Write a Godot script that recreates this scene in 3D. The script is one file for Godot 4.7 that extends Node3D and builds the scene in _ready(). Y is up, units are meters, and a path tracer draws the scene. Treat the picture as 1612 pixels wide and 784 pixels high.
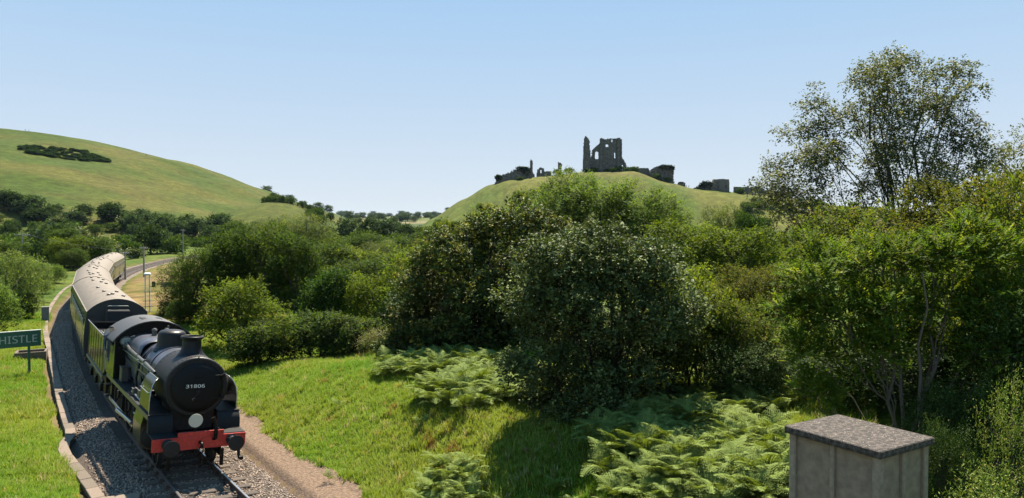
extends Node3D

# ------------------------------------------------------------------ shapes
class Shape:
	var v := PackedVector3Array()
	var n := PackedVector3Array()
	var c := PackedColorArray()
	var ix := PackedInt32Array()
	var col := Color.WHITE

	func tri(a: Vector3, b: Vector3, d: Vector3) -> void:
		var k := v.size()
		var nn := (b - a).cross(d - a).normalized()
		v.append(a); v.append(b); v.append(d)
		n.append(nn); n.append(nn); n.append(nn)
		c.append(col); c.append(col); c.append(col)
		ix.append(k); ix.append(k + 2); ix.append(k + 1)

	func quad(a: Vector3, b: Vector3, d: Vector3, e: Vector3) -> void:
		var k := v.size()
		var nn := (d - a).cross(e - b).normalized()
		v.append(a); v.append(b); v.append(d); v.append(e)
		for i in 4:
			n.append(nn); c.append(col)
		ix.append(k); ix.append(k + 2); ix.append(k + 1)
		ix.append(k); ix.append(k + 3); ix.append(k + 2)

	# rows of equal length; smooth surface
	func grid(rows: Array, wrap := false, colors: Array = []) -> void:
		var k := v.size()
		var R := rows.size()
		var W: int = rows[0].size()
		for i in R:
			var row: PackedVector3Array = rows[i]
			var up: PackedVector3Array = rows[maxi(i - 1, 0)]
			var dn: PackedVector3Array = rows[mini(i + 1, R - 1)]
			for j in W:
				var jl := (j - 1 + W) % W if wrap else maxi(j - 1, 0)
				var jr := (j + 1) % W if wrap else mini(j + 1, W - 1)
				var du := row[jr] - row[jl]
				var dv := dn[j] - up[j]
				var nn := du.cross(dv)
				if nn.length_squared() < 1e-14:
					var ua := up[jr] - up[jl]
					var ub := dn[jr] - dn[jl]
					nn = (ua if ua.length_squared() > ub.length_squared() else ub).cross(dv)
				v.append(row[j])
				n.append(nn.normalized() if nn.length_squared() > 1e-20 else Vector3.UP)
				c.append(col if colors.is_empty() else colors[i][j])
		var lim := W if wrap else W - 1
		for i in R - 1:
			for j in lim:
				var j2 := (j + 1) % W
				var a := k + i * W + j
				var b := k + i * W + j2
				var d := k + (i + 1) * W + j2
				var e := k + (i + 1) * W + j
				ix.append(a); ix.append(d); ix.append(b)
				ix.append(a); ix.append(e); ix.append(d)

	# chamfered box
	func box(at: Vector3, size: Vector3, bev := 0.0, basis := Basis.IDENTITY) -> void:
		var h := size * 0.5
		var e := minf(bev, minf(h.x, minf(h.y, h.z)) * 0.9)
		if e <= 0.0:
			var p: Array[Vector3] = []
			for sx in [-1, 1]:
				for sy in [-1, 1]:
					for sz in [-1, 1]:
						p.append(at + basis * Vector3(h.x * sx, h.y * sy, h.z * sz))
			quad(p[1], p[5], p[7], p[3]); quad(p[4], p[0], p[2], p[6])
			quad(p[5], p[4], p[6], p[7]); quad(p[0], p[1], p[3], p[2])
			quad(p[3], p[7], p[6], p[2]); quad(p[0], p[4], p[5], p[1])
			return
		var i := h - Vector3(e, e, e)
		var P := func(sx, sy, sz, ax): # vertex of the face across axis ax
			var q := Vector3(i.x * sx, i.y * sy, i.z * sz)
			q[ax] = h[ax] * [sx, sy, sz][ax]
			return at + basis * q
		for s in [-1, 1]:
			var f := [P.call(s, -1, -1, 0), P.call(s, 1, -1, 0), P.call(s, 1, 1, 0), P.call(s, -1, 1, 0)]
			fq(f, s > 0)
			f = [P.call(-1, s, -1, 1), P.call(-1, s, 1, 1), P.call(1, s, 1, 1), P.call(1, s, -1, 1)]
			fq(f, s > 0)
			f = [P.call(-1, -1, s, 2), P.call(1, -1, s, 2), P.call(1, 1, s, 2), P.call(-1, 1, s, 2)]
			fq(f, s > 0)
		for s in [-1, 1]:
			for t in [-1, 1]:
				fq([P.call(s, t, -1, 0), P.call(s, t, -1, 1), P.call(s, t, 1, 1), P.call(s, t, 1, 0)], s * t > 0)
				fq([P.call(-1, s, t, 1), P.call(-1, s, t, 2), P.call(1, s, t, 2), P.call(1, s, t, 1)], s * t > 0)
				fq([P.call(s, -1, t, 2), P.call(s, -1, t, 0), P.call(s, 1, t, 0), P.call(s, 1, t, 2)], s * t > 0)
				for w in [-1, 1]:
					var a = P.call(s, t, w, 0); var b = P.call(s, t, w, 1); var d = P.call(s, t, w, 2)
					if s * t * w > 0: tri(a, b, d)
					else: tri(a, d, b)

	func fq(f: Array, keep: bool) -> void:
		if keep: quad(f[0], f[1], f[2], f[3])
		else: quad(f[3], f[2], f[1], f[0])

	# round bar along points
	func tube(pts: Array, rad: Array, sides := 8, caps := true) -> void:
		var rows := []
		var last := Vector3.ZERO
		var sx := Vector3.ZERO
		for i in pts.size():
			var a: Vector3 = pts[maxi(i - 1, 0)]
			var b: Vector3 = pts[mini(i + 1, pts.size() - 1)]
			var dir := (b - a).normalized()
			if i == 0:
				sx = dir.cross(Vector3.UP if absf(dir.y) < 0.9 else Vector3.RIGHT).normalized()
			else:
				sx = (sx - dir * sx.dot(dir)).normalized()
			last = dir
			var sy := dir.cross(sx)
			var row := PackedVector3Array()
			var r: float = rad[mini(i, rad.size() - 1)]
			for k in sides:
				var t := TAU * k / sides
				row.append(pts[i] + (sx * cos(t) + sy * sin(t)) * r)
			rows.append(row)
		grid(rows, true)
		if caps:
			fan(rows[0], pts[0], true)
			fan(rows[-1], pts[-1], false)

	func fan(row: PackedVector3Array, mid: Vector3, flip: bool) -> void:
		for k in row.size():
			var a := row[k]
			var b := row[(k + 1) % row.size()]
			if flip: tri(mid, b, a)
			else: tri(mid, a, b)

	# profile of (radius, height) pairs turned round an axis through at
	func lathe(prof: Array, sides := 24, at := Vector3.ZERO, basis := Basis.IDENTITY, caps := true) -> void:
		var rows := []
		for p in prof:
			var row := PackedVector3Array()
			for k in sides:
				var t := TAU * k / sides
				row.append(at + basis * Vector3(cos(t) * p.x, p.y, sin(t) * p.x))
			rows.append(row)
		# each segment a strip of its own where the profile turns sharply
		for i in rows.size() - 1:
			grid([rows[i], rows[i + 1]], true)
		if caps:
			if prof[0].x > 0.001: fan(rows[0], at + basis * Vector3(0, prof[0].y, 0), true)
			if prof[-1].x > 0.001: fan(rows[-1], at + basis * Vector3(0, prof[-1].y, 0), false)

	func slathe(prof: Array, sides := 24, at := Vector3.ZERO, basis := Basis.IDENTITY) -> void:
		var rows := []
		for p in prof:
			var row := PackedVector3Array()
			for k in sides:
				var t := TAU * k / sides
				row.append(at + basis * Vector3(cos(t) * p.x, p.y, sin(t) * p.x))
			rows.append(row)
		grid(rows, true)

	# polygon (in basis x,y) pushed out along basis z from z0 to z1
	func prism(poly: PackedVector2Array, z0: float, z1: float, xf := Transform3D.IDENTITY) -> void:
		var t := Geometry2D.triangulate_polygon(poly)
		for i in range(0, t.size(), 3):
			var p := [poly[t[i]], poly[t[i + 1]], poly[t[i + 2]]]
			var ccw: bool = (p[1] - p[0]).cross(p[2] - p[0]) > 0
			for z in [z0, z1]:
				var q := []
				for w in p: q.append(xf * Vector3(w.x, w.y, z))
				if ccw == (z == maxf(z0, z1)): tri(q[0], q[1], q[2])
				else: tri(q[0], q[2], q[1])
		var cw := Geometry2D.is_polygon_clockwise(poly)
		var lo := minf(z0, z1)
		var hi := maxf(z0, z1)
		for i in poly.size():
			var a := poly[i]
			var b := poly[(i + 1) % poly.size()]
			if cw:
				var s := a; a = b; b = s
			quad(xf * Vector3(a.x, a.y, lo), xf * Vector3(b.x, b.y, lo), xf * Vector3(b.x, b.y, hi), xf * Vector3(a.x, a.y, hi))

	# one leaf: a folded kite
	func leaf(p: Vector3, dir: Vector3, up: Vector3, ln: float, wd: float, cc: Color) -> void:
		var side := dir.cross(up).normalized()
		var nn := side.cross(dir).normalized()
		var k := v.size()
		var m := p + dir * (ln * 0.45) + nn * (wd * 0.12)
		v.append(p); v.append(m + side * (wd * 0.5)); v.append(p + dir * ln); v.append(m - side * (wd * 0.5))
		n.append(nn); n.append((nn + side * 0.35).normalized()); n.append(nn); n.append((nn - side * 0.35).normalized())
		c.append(cc); c.append(cc); c.append(cc); c.append(cc)
		ix.append(k); ix.append(k + 2); ix.append(k + 1)
		ix.append(k); ix.append(k + 3); ix.append(k + 2)

	func mesh() -> ArrayMesh:
		var a := []
		a.resize(Mesh.ARRAY_MAX)
		a[Mesh.ARRAY_VERTEX] = v
		a[Mesh.ARRAY_NORMAL] = n
		a[Mesh.ARRAY_COLOR] = c
		a[Mesh.ARRAY_INDEX] = ix
		var m := ArrayMesh.new()
		m.add_surface_from_arrays(Mesh.PRIMITIVE_TRIANGLES, a)
		return m

# ------------------------------------------------------------------ nodes
var taken := {}
func numbered(nm: String) -> String:
	if not taken.has(nm):
		taken[nm] = 0
		return nm
	taken[nm] += 1
	return "%s_%03d" % [nm, taken[nm]]

func tag(o: Node, label := "", category := "", group := "", kind := "") -> Node:
	if label: o.set_meta("label", label)
	if category: o.set_meta("category", category)
	if group: o.set_meta("group", group)
	if kind: o.set_meta("kind", kind)
	return o

func thing(nm: String, label: String, category: String, at := Vector3.ZERO, turn := 0.0, group := "") -> Node3D:
	var o := Node3D.new()
	o.name = numbered(nm)
	add_child(o)
	o.position = at
	o.rotation.y = turn
	tag(o, label, category, group)
	return o

func obj(nm: String, m: Mesh, mt: Material, parent: Node = null) -> MeshInstance3D:
	var o := MeshInstance3D.new()
	o.name = numbered(nm) if parent == null else nm
	o.mesh = m
	o.material_override = mt
	(self if parent == null else parent).add_child(o, true)
	return o

func put(nm: String, sh: Shape, mt: Material, parent: Node = null) -> MeshInstance3D:
	return obj(nm, sh.mesh(), mt, parent)

func structure(nm: String, sh: Shape, mt: Material, label := "", category := "") -> MeshInstance3D:
	var o := put(nm, sh, mt)
	tag(o, label, category, "", "structure")
	return o

func multi(nm: String, m: Mesh, mt: Material, xf: Array, cols: Array, parent: Node = null) -> MultiMeshInstance3D:
	var mm := MultiMesh.new()
	mm.transform_format = MultiMesh.TRANSFORM_3D
	mm.use_colors = not cols.is_empty()
	mm.mesh = m
	mm.instance_count = xf.size()
	for i in xf.size():
		mm.set_instance_transform(i, xf[i])
		if not cols.is_empty(): mm.set_instance_color(i, cols[i])
	var o := MultiMeshInstance3D.new()
	o.name = numbered(nm) if parent == null else nm
	o.multimesh = mm
	o.material_override = mt
	(self if parent == null else parent).add_child(o, true)
	return o

# ------------------------------------------------------------------ materials
func lin(r: float, g: float, b: float) -> Color:
	return Color(r, g, b).linear_to_srgb()

var noise_cache := {}
func noise_tex(key: String, freq: float, lo: float, hi: float, oct := 4, size := 512, type := FastNoiseLite.TYPE_SIMPLEX_SMOOTH, as_normal := false, bump := 4.0) -> NoiseTexture2D:
	if noise_cache.has(key): return noise_cache[key]
	var f := FastNoiseLite.new()
	f.seed = key.hash() % 10000
	f.noise_type = type
	f.frequency = freq
	f.fractal_octaves = oct
	var t := NoiseTexture2D.new()
	t.width = size; t.height = size
	t.seamless = true
	t.noise = f
	if as_normal:
		t.as_normal_map = true
		t.bump_strength = bump
	else:
		var g := Gradient.new()
		g.set_color(0, Color(lo, lo, lo)); g.set_color(1, Color(hi, hi, hi))
		t.color_ramp = g
	noise_cache[key] = t
	return t

func mat(c: Color, rough := 0.8, metal := 0.0, vcol := false) -> StandardMaterial3D:
	var m := StandardMaterial3D.new()
	m.albedo_color = c
	m.roughness = rough
	m.metallic = metal
	m.vertex_color_use_as_albedo = vcol
	return m

func grained(m: StandardMaterial3D, key: String, scale: float, freq := 0.02, lo := 0.7, hi := 1.0, relief := 0.0, world := false) -> StandardMaterial3D:
	m.albedo_texture = noise_tex(key, freq, lo, hi)
	m.uv1_triplanar = true
	m.uv1_world_triplanar = world
	m.uv1_scale = Vector3.ONE * scale
	if relief > 0.0:
		m.heightmap_enabled = true
		m.heightmap_texture = noise_tex(key + "_h", freq * 2.0, 0.0, 1.0)
		m.heightmap_scale = relief
	return m

func leaf_mat(rough := 0.5, back := 0.7, spec := 0.5) -> StandardMaterial3D:
	var m := mat(Color.WHITE, rough, 0.0, true)
	m.backlight_enabled = true
	m.backlight = Color(back, back, back * 0.55)
	m.metallic_specular = spec
	return m

# ------------------------------------------------------------------ the lie of the land (x to the right, d ahead; z = -d)
const RADIUS := 424.4
const CX := 332.1
const CD := 273.3
const A0 := 0.63704
const CANT := 0.061
var nz := FastNoiseLite.new()
var nf := FastNoiseLite.new()

# along the line and across it (t to the right, seen from the camera)
func st(x: float, d: float) -> Vector2:
	var wx := x - CX
	var wd := d - CD
	return Vector2((A0 - atan2(-wd, -wx)) * RADIUS, RADIUS - sqrt(wx * wx + wd * wd))

func at_st(s: float, t: float, y := 0.0) -> Vector3:
	var a := A0 - s / RADIUS
	var r := RADIUS - t
	return Vector3(CX - r * cos(a), y, -(CD - r * sin(a)))

func track_y(t: float) -> float:
	return -clampf(t, -1.5, 1.5) * CANT

func ss(a: float, b: float, x: float) -> float:
	return smoothstep(a, b, x)

func curve(p: Array, x: float) -> float:
	if x <= p[0].x: return p[0].y
	for i in range(1, p.size()):
		if x <= p[i].x:
			var f: float = (x - p[i - 1].x) / (p[i].x - p[i - 1].x)
			f = lerpf(f, f * f * (3.0 - 2.0 * f), 0.5)
			return lerpf(p[i - 1].y, p[i].y, f)
	return p[-1].y

# how far right of the line the trodden path reaches
var PATH := [Vector2(-14, 3.9), Vector2(-3.75, 3.7), Vector2(0.9, 3.25), Vector2(5.8, 3.45), Vector2(10, 3.75), Vector2(16, 4.0), Vector2(25, 3.0), Vector2(40, 2.4)]
func path_edge(s: float) -> float:
	return curve(PATH, s)

var DOWN := [Vector2(-900, 108), Vector2(-560, 96), Vector2(-400, 84.5), Vector2(-340, 78), Vector2(-270, 61.5), Vector2(-227, 45), Vector2(-183, 28), Vector2(-150, 14), Vector2(-115, 3), Vector2(-95, 0)]
var CASTLE := [Vector2(-75, 0), Vector2(-58, 6), Vector2(-48, 14), Vector2(-30, 25), Vector2(-14, 34), Vector2(0, 38), Vector2(20, 40), Vector2(45, 43), Vector2(75, 43), Vector2(95, 36), Vector2(112, 32.5), Vector2(140, 30), Vector2(170, 27), Vector2(220, 20), Vector2(330, 4), Vector2(380, 0)]

func hill_height(x: float, d: float) -> float:
	var h := 0.0
	if d > 200.0:
		# the long grassy down on the left
		var f := ss(215, 400, d) * 0.42 + clampf((d - 300.0) / 260.0, 0.0, 1.0) * 0.58
		f *= 1.0 - 0.9 * ss(590, 1100, d)
		h = curve(DOWN, x) * f
		# its low nose above the gap
		var nx := (x + 132.0) / 40.0
		var nd := (d - 410.0) / 70.0
		h = maxf(h, 22.0 * exp(-nx * nx) * exp(-nd * nd))
		# the castle mound
		var cf := clampf((d - 345.0) / 110.0, 0.0, 1.0)
		cf = lerpf(cf, cf * cf * (3.0 - 2.0 * cf), 0.6) * (1.0 - ss(500, 620, d))
		h = maxf(h, curve(CASTLE, x) * cf)
		# the limestone ridges far behind
		if d > 700.0:
			var fx := nf.get_noise_2d(x * 0.25, 40.0) * 9.0
			h = maxf(h, (24.0 + fx * 0.6) * ss(760, 1200, d) * (1.0 - 0.4 * ss(1250, 1700, d)))
			h = maxf(h, (47.0 + fx - 6.0 * ss(-400, 300, x)) * ss(1500, 2350, d) * (1.0 - 0.6 * ss(2700, 3600, d)))
	return h

func ground_y(x: float, d: float) -> float:
	var q := st(x, d)
	var t := q.y
	var near_line := 1.0 - ss(5.0, 16.0, absf(t)) if q.x > -60.0 and q.x < 330.0 else 0.0
	var y := hill_height(x, d) * (1.0 - near_line)
	var roll := ss(40, 120, d) * (1.0 - near_line)
	y += nf.get_noise_2d(x * 1.0, d * 1.0) * 1.6 * roll + nz.get_noise_2d(x * 6.0, d * 6.0) * 0.06
	if q.x < 330.0:
		if t > 3.0:
			var far := d - maxf(0.0, t - 9.0) * 1.3
			var bk := 1.0 - ss(29.0, 42.0, far)
			bk *= 1.0 - 0.45 * ss(60, 110, d)
			var edge := path_edge(q.x) - 0.1 + 0.3 * nz.get_noise_2d(q.x * 9.0, 5.0)
			y += bk * (1.55 * ss(edge, 8.4, t) + 0.75 * ss(8.0, 22.0, t))
			y += bk * ss(4.0, 8.0, t) * nz.get_noise_2d(x * 14.0 + 60.0, d * 14.0) * 0.13
		elif t < -2.6:
			y += 0.35 * ss(2.7, 8.0, -t) + 0.5 * ss(7.0, 25.0, -t) * (1.0 - ss(70.0, 140.0, d))
			y += ss(3.0, 6.0, -t) * nz.get_noise_2d(x * 12.0, d * 12.0) * 0.07
	if absf(t) < 3.4:
		y -= 0.34 * (1.0 - (ss(2.3, 3.1, -t) if t < 0.0 else ss(2.0, 2.45, t)))
		if t > 1.5: y -= 0.05
	return y - 0.12

func gpos(x: float, z: float, sink := 0.0) -> Vector3:
	return Vector3(x, ground_y(x, -z) - sink, z)

# ------------------------------------------------------------------ plants
func rdir(g: RandomNumberGenerator) -> Vector3:
	var z := g.randf_range(-1.0, 1.0)
	var a := g.randf() * TAU
	var r := sqrt(1.0 - z * z)
	return Vector3(r * cos(a), z, r * sin(a))

# lobes: array of [centre, radii]; leaves set on sprays over the lobes
func crown_mesh(g: RandomNumberGenerator, lobes: Array, o: Dictionary) -> ArrayMesh:
	var sh := Shape.new()
	var total: int = o.leaves
	var per: int = o.get("per", 7)
	var ln: float = o.leaf.x
	var wd: float = o.leaf.y
	var slen: float = o.spray
	var droop: float = o.get("droop", 0.0)
	var inner: float = o.get("inner", 0.62)
	var c0: Color = o.col
	var c1: Color = o.get("tip", o.col)
	var tipf: float = o.get("tips", 0.25)
	var low: float = o.get("low", 0.35)
	var vary: float = o.get("vary", 0.32)
	var pinnate: bool = o.get("pinnate", false)
	var area := 0.0
	var ar := []
	for L in lobes:
		var q: Vector3 = L[1]
		var s := pow((pow(q.x * q.y, 1.6) + pow(q.y * q.z, 1.6) + pow(q.x * q.z, 1.6)) / 3.0, 0.625)
		ar.append(s); area += s
	for li in lobes.size():
		var cc: Vector3 = lobes[li][0]
		var rr: Vector3 = lobes[li][1]
		var ltone := g.randf_range(1.0 - vary * 0.6, 1.0 + vary * 0.6)
		var sprays := int(total * ar[li] / area / per)
		for i in sprays:
			var u := rdir(g)
			if u.y < -0.25 and g.randf() > low: u.y = -u.y
			var lump := 0.84 + 0.5 * nz.get_noise_3d(cc.x * 9.0 + u.x * 70.0, cc.y * 9.0 + u.y * 70.0, u.z * 70.0 + li * 31.0)
			var rf := lerpf(inner, 1.12, pow(g.randf(), 0.75)) * lump
			var p := cc + u * rr * rf
			var buried := false
			for k in lobes.size():
				if k != li:
					var w: Vector3 = (p - lobes[k][0]) / lobes[k][1]
					if w.length_squared() < 0.4:
						buried = true; break
			if buried and g.randf() < 0.75: continue
			var dir := (u / rr * rr.length() * 0.5 + rdir(g) * 0.75 + Vector3(0, 0.35 - droop, 0)).normalized()
			var tone := ltone * g.randf_range(1.0 - vary, 1.0 + vary)
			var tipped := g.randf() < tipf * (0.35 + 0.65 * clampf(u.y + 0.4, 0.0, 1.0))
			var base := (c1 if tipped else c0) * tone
			var sl := slen * g.randf_range(0.6, 1.25)
			var sd := dir.cross(Vector3.UP + rdir(g) * 0.3).normalized()
			for j in per:
				var f := float(j) / per
				var q := p + dir * sl * f + Vector3(0, -droop * sl * f * f * 0.9, 0)
				if not pinnate: q += rdir(g) * slen * 0.16
				var sgn := 1.0 if j % 2 == 0 else -1.0
				var ld := (dir * 0.55 + sd * sgn * 0.8 + (rdir(g) * (0.15 if pinnate else 0.55)) + Vector3(0, -droop * 0.5, 0)).normalized()
				var up := Vector3.UP + u * 0.5 + rdir(g) * (0.35 if pinnate else 0.8)
				var sc := g.randf_range(0.7, 1.2)
				var lc := base * g.randf_range(0.85, 1.15)
				lc.a = 1.0
				sh.leaf(q, ld, up, ln * sc, wd * sc, lc)
	return sh.mesh()

func limb(sh: Shape, g: RandomNumberGenerator, a: Vector3, b: Vector3, ra: float, rb: float, sag := 0.1, sides := 6, segs := 5) -> Array:
	var pts := []
	var rad := []
	var ln := (b - a).length()
	var bend := rdir(g) * ln * sag
	for i in segs + 1:
		var f := float(i) / segs
		var w := rdir(g) * ln * 0.025 if i > 0 and i < segs else Vector3.ZERO
		pts.append(a.lerp(b, f) + bend * sin(f * PI) + w)
		rad.append(lerpf(ra, rb, f))
	sh.tube(pts, rad, sides, false)
	return pts

func wood_mesh(g: RandomNumberGenerator, lobes: Array, tr: float, fork: float, twigs := 3, stems := 1, col := Color(0.09, 0.075, 0.055)) -> ArrayMesh:
	var sh := Shape.new()
	sh.col = col
	var top := 0.0
	for L in lobes: top = maxf(top, L[0].y)
	var feet := []
	for k in stems:
		var off := Vector3.ZERO if stems == 1 else Vector3(cos(TAU * k / stems), 0, sin(TAU * k / stems)) * tr * 2.5
		var tip := Vector3(off.x * 4.0, top * 0.82, off.z * 4.0)
		feet.append(limb(sh, g, off - Vector3(0, 0.5, 0), tip, tr, tr * 0.3, 0.04, 8, 7))
	var biggest := 0.0
	for L in lobes: biggest = maxf(biggest, L[1].length())
	for L in lobes:
		if L[1].length() < biggest * 0.42: continue
		var c: Vector3 = L[0]
		var stem: Array = feet[0]
		var bd := 1e9
		for f in feet:
			var dd: float = Vector2(f[-1].x - c.x, f[-1].z - c.z).length()
			if dd < bd: bd = dd; stem = f
		var at: Vector3 = stem[clampi(int(round(lerpf(fork, 0.75, g.randf()) * clampf(c.y / maxf(top, 0.1), 0.2, 1.0) * 7.0)), 1, 6)]
		var r := tr * clampf(0.5 * L[1].length() / maxf(top, 1.0) + 0.22, 0.2, 0.6)
		var pts := limb(sh, g, at, c, r, r * 0.4, 0.12)
		for k in twigs:
			var u := rdir(g)
			u.y = absf(u.y) * 0.8 - 0.15
			limb(sh, g, pts[3 + (k % 3)], c + u * L[1] * 0.85, r * 0.4, r * 0.1, 0.15, 4, 4)
	return sh.mesh()

# lobes spread through a crown of a given width, from y0 to y1
func spread_lobes(g: RandomNumberGenerator, w: float, y0: float, y1: float, count: int, size: float, skirt := 0.0) -> Array:
	var out := []
	var mid := (y0 + y1) * 0.5
	var h := (y1 - y0) * 0.5
	out.append([Vector3(0, mid + h * 0.1, 0), Vector3(w * 0.3, h * 0.62, w * 0.3)])
	for i in count:
		var f := (i + 0.5) / count
		var yy := lerpf(-0.85 + skirt * 0.1, 0.8, f)
		var a := i * 2.39996 + g.randf_range(-0.5, 0.5)
		var wide := sqrt(maxf(0.05, 1.0 - yy * yy * (0.9 if yy > 0 else 0.9 - skirt * 0.6)))
		var r := g.randf_range(0.75, 1.2) * size * w
		var q := Vector3(cos(a) * wide * (w * 0.5 - r * 0.75) * g.randf_range(0.8, 1.12), mid + yy * (h - r * 0.45), sin(a) * wide * (w * 0.5 - r * 0.75) * g.randf_range(0.8, 1.12))
		out.append([q, Vector3(r, r * g.randf_range(0.62, 0.9), r)])
	return out

# smaller lobes budding from the faces of large ones, so that no crown reads as a ball
func broken(lobes: Array, buds: int, sd: int) -> Array:
	var g := RandomNumberGenerator.new()
	g.seed = sd
	var out := []
	for L in lobes:
		var r: Vector3 = L[1]
		out.append([L[0], r * 0.86])
		for k in buds:
			var u := rdir(g)
			u.y = u.y * 0.8 + 0.25
			var q := g.randf_range(0.28, 0.5)
			out.append([L[0] + u * r * g.randf_range(0.8, 1.15), Vector3(r.x * q, r.y * q * g.randf_range(0.6, 1.0), r.z * q)])
	return out

var kinds := {}
# a kind of plant: the meshes and materials that all of its individuals share
func breed(key: String, sd: int, w: float, h: float, y0: float, count: int, size: float, o: Dictionary, lm: Material, wm: Material, lobes: Array = []) -> void:
	var g := RandomNumberGenerator.new()
	g.seed = sd
	if lobes.is_empty(): lobes = spread_lobes(g, w, y0, h, count, size, o.get("skirt", 0.0))
	var cm := crown_mesh(g, lobes, o)
	if h != 1.0:
		var bx := cm.get_aabb()
		h = bx.end.y
		w = minf(bx.size.x, bx.size.z) * 0.94
	kinds[key] = {"w": w, "h": h, "lm": lm, "wm": wm, "wood": wood_mesh(g, lobes, o.get("trunk", h * 0.02), o.get("fork", 0.3), o.get("twigs", 2), o.get("stems", 1), o.get("bark", Color(0.085, 0.07, 0.052))), "crown": cm, "shrub": o.get("shrub", false)}

func plant(key: String, nm: String, label: String, category: String, at: Vector3, w: float, h: float, turn: float, group := "") -> Node3D:
	var k: Dictionary = kinds[key]
	var o := thing(nm, label, category, at, turn, group)
	o.scale = Vector3(w / k.w, h / k.h, w / k.w)
	obj("stem" if k.shrub else "trunk", k.wood, k.wm, o)
	obj("foliage" if k.shrub else "crown", k.crown, k.lm, o)
	return o

# one bracken frond, growing from the origin along +z and arching over
func frond_mesh(sd: int, ln: float) -> ArrayMesh:
	var g := RandomNumberGenerator.new()
	g.seed = sd
	var sh := Shape.new()
	var bent := g.randf_range(0.9, 1.3)
	var side := g.randf_range(-0.15, 0.15)
	var P := func(f: float) -> Vector3:
		return Vector3(side * f * f * ln, ln * (1.3 * f - 0.62 * bent * f * f), ln * (0.08 * f + 0.5 * f * f))
	var pts := []
	for i in 9: pts.append(P.call(i / 8.0))
	sh.col = Color(0.14, 0.13, 0.05)
	sh.tube(pts, [0.006, 0.006, 0.005, 0.005, 0.004, 0.004, 0.003, 0.003, 0.002], 3, false)
	var n := 15
	for i in n:
		var f := lerpf(0.36, 0.985, float(i) / (n - 1))
		var p: Vector3 = P.call(f)
		var dir: Vector3 = ((P.call(minf(f + 0.02, 1.0)) as Vector3) - (P.call(f - 0.02) as Vector3)).normalized()
		var up := dir.cross(Vector3.RIGHT).normalized() * -1.0
		if up.y < 0: up = -up
		var reach := ln * 0.29 * pow(1.0 - (f - 0.36) / 0.66, 0.8) + 0.012
		for s: float in [-1.0, 1.0]:
			var out := (Vector3.RIGHT * s * 0.9 + dir * 0.42 + up * g.randf_range(-0.12, 0.16)).normalized()
			var m := maxi(2, int(reach / 0.042))
			var tone := g.randf_range(0.8, 1.2)
			var cc := Color(0.18 * tone, 0.235 * tone, 0.062 * tone)
			var tipd := Vector3(0, -0.25 * reach, 0)
			for j in m:
				var e := float(j) / m
				var q := p + out * reach * e + tipd * e * e
				var pl := (0.05 * (1.0 - e * 0.75) + 0.008) * clampf(ln, 0.6, 1.3)
				for w: float in [-1.0, 1.0]:
					var ld := (dir * w * 0.85 + out * 0.5).normalized()
					sh.leaf(q, ld, up + rdir(g) * 0.25, pl, pl * 0.62, cc * g.randf_range(0.9, 1.1))
			sh.leaf(p + out * reach * 0.9 + tipd * 0.8, out, up, reach * 0.22 + 0.01, 0.02, cc)
	return sh.mesh()

func tuft_mesh(sd: int, blades: int, hgt: float, rad: float) -> ArrayMesh:
	var g := RandomNumberGenerator.new()
	g.seed = sd
	var sh := Shape.new()
	for i in blades:
		var a := g.randf() * TAU
		var p := Vector3(cos(a), 0, sin(a)) * rad * sqrt(g.randf())
		var b := g.randf() * TAU
		var lean := Vector3(cos(b), 0, sin(b)) * g.randf_range(0.1, 0.75)
		var h := hgt * g.randf_range(0.5, 1.2)
		var w := Vector3(-sin(b), 0, cos(b)) * g.randf_range(0.003, 0.007) * (1.0 + hgt * 4.0)
		var t := g.randf_range(0.75, 1.25)
		var mid := p + Vector3(0, h * 0.6, 0) + lean * h * 0.3
		var tip := p + Vector3(0, h, 0) + lean * h
		var k := sh.v.size()
		var nn := (Vector3.UP * 0.6 + w.cross(tip - p).normalized() * 0.7).normalized()
		for q in [p - w, p + w, mid + w * 0.8, mid - w * 0.8, tip]:
			sh.v.append(q); sh.n.append(nn); sh.c.append(Color(t, t, t * 0.9))
		sh.ix.append_array(PackedInt32Array([k, k + 2, k + 1, k, k + 3, k + 2, k + 3, k + 4, k + 2]))
	return sh.mesh()

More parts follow.
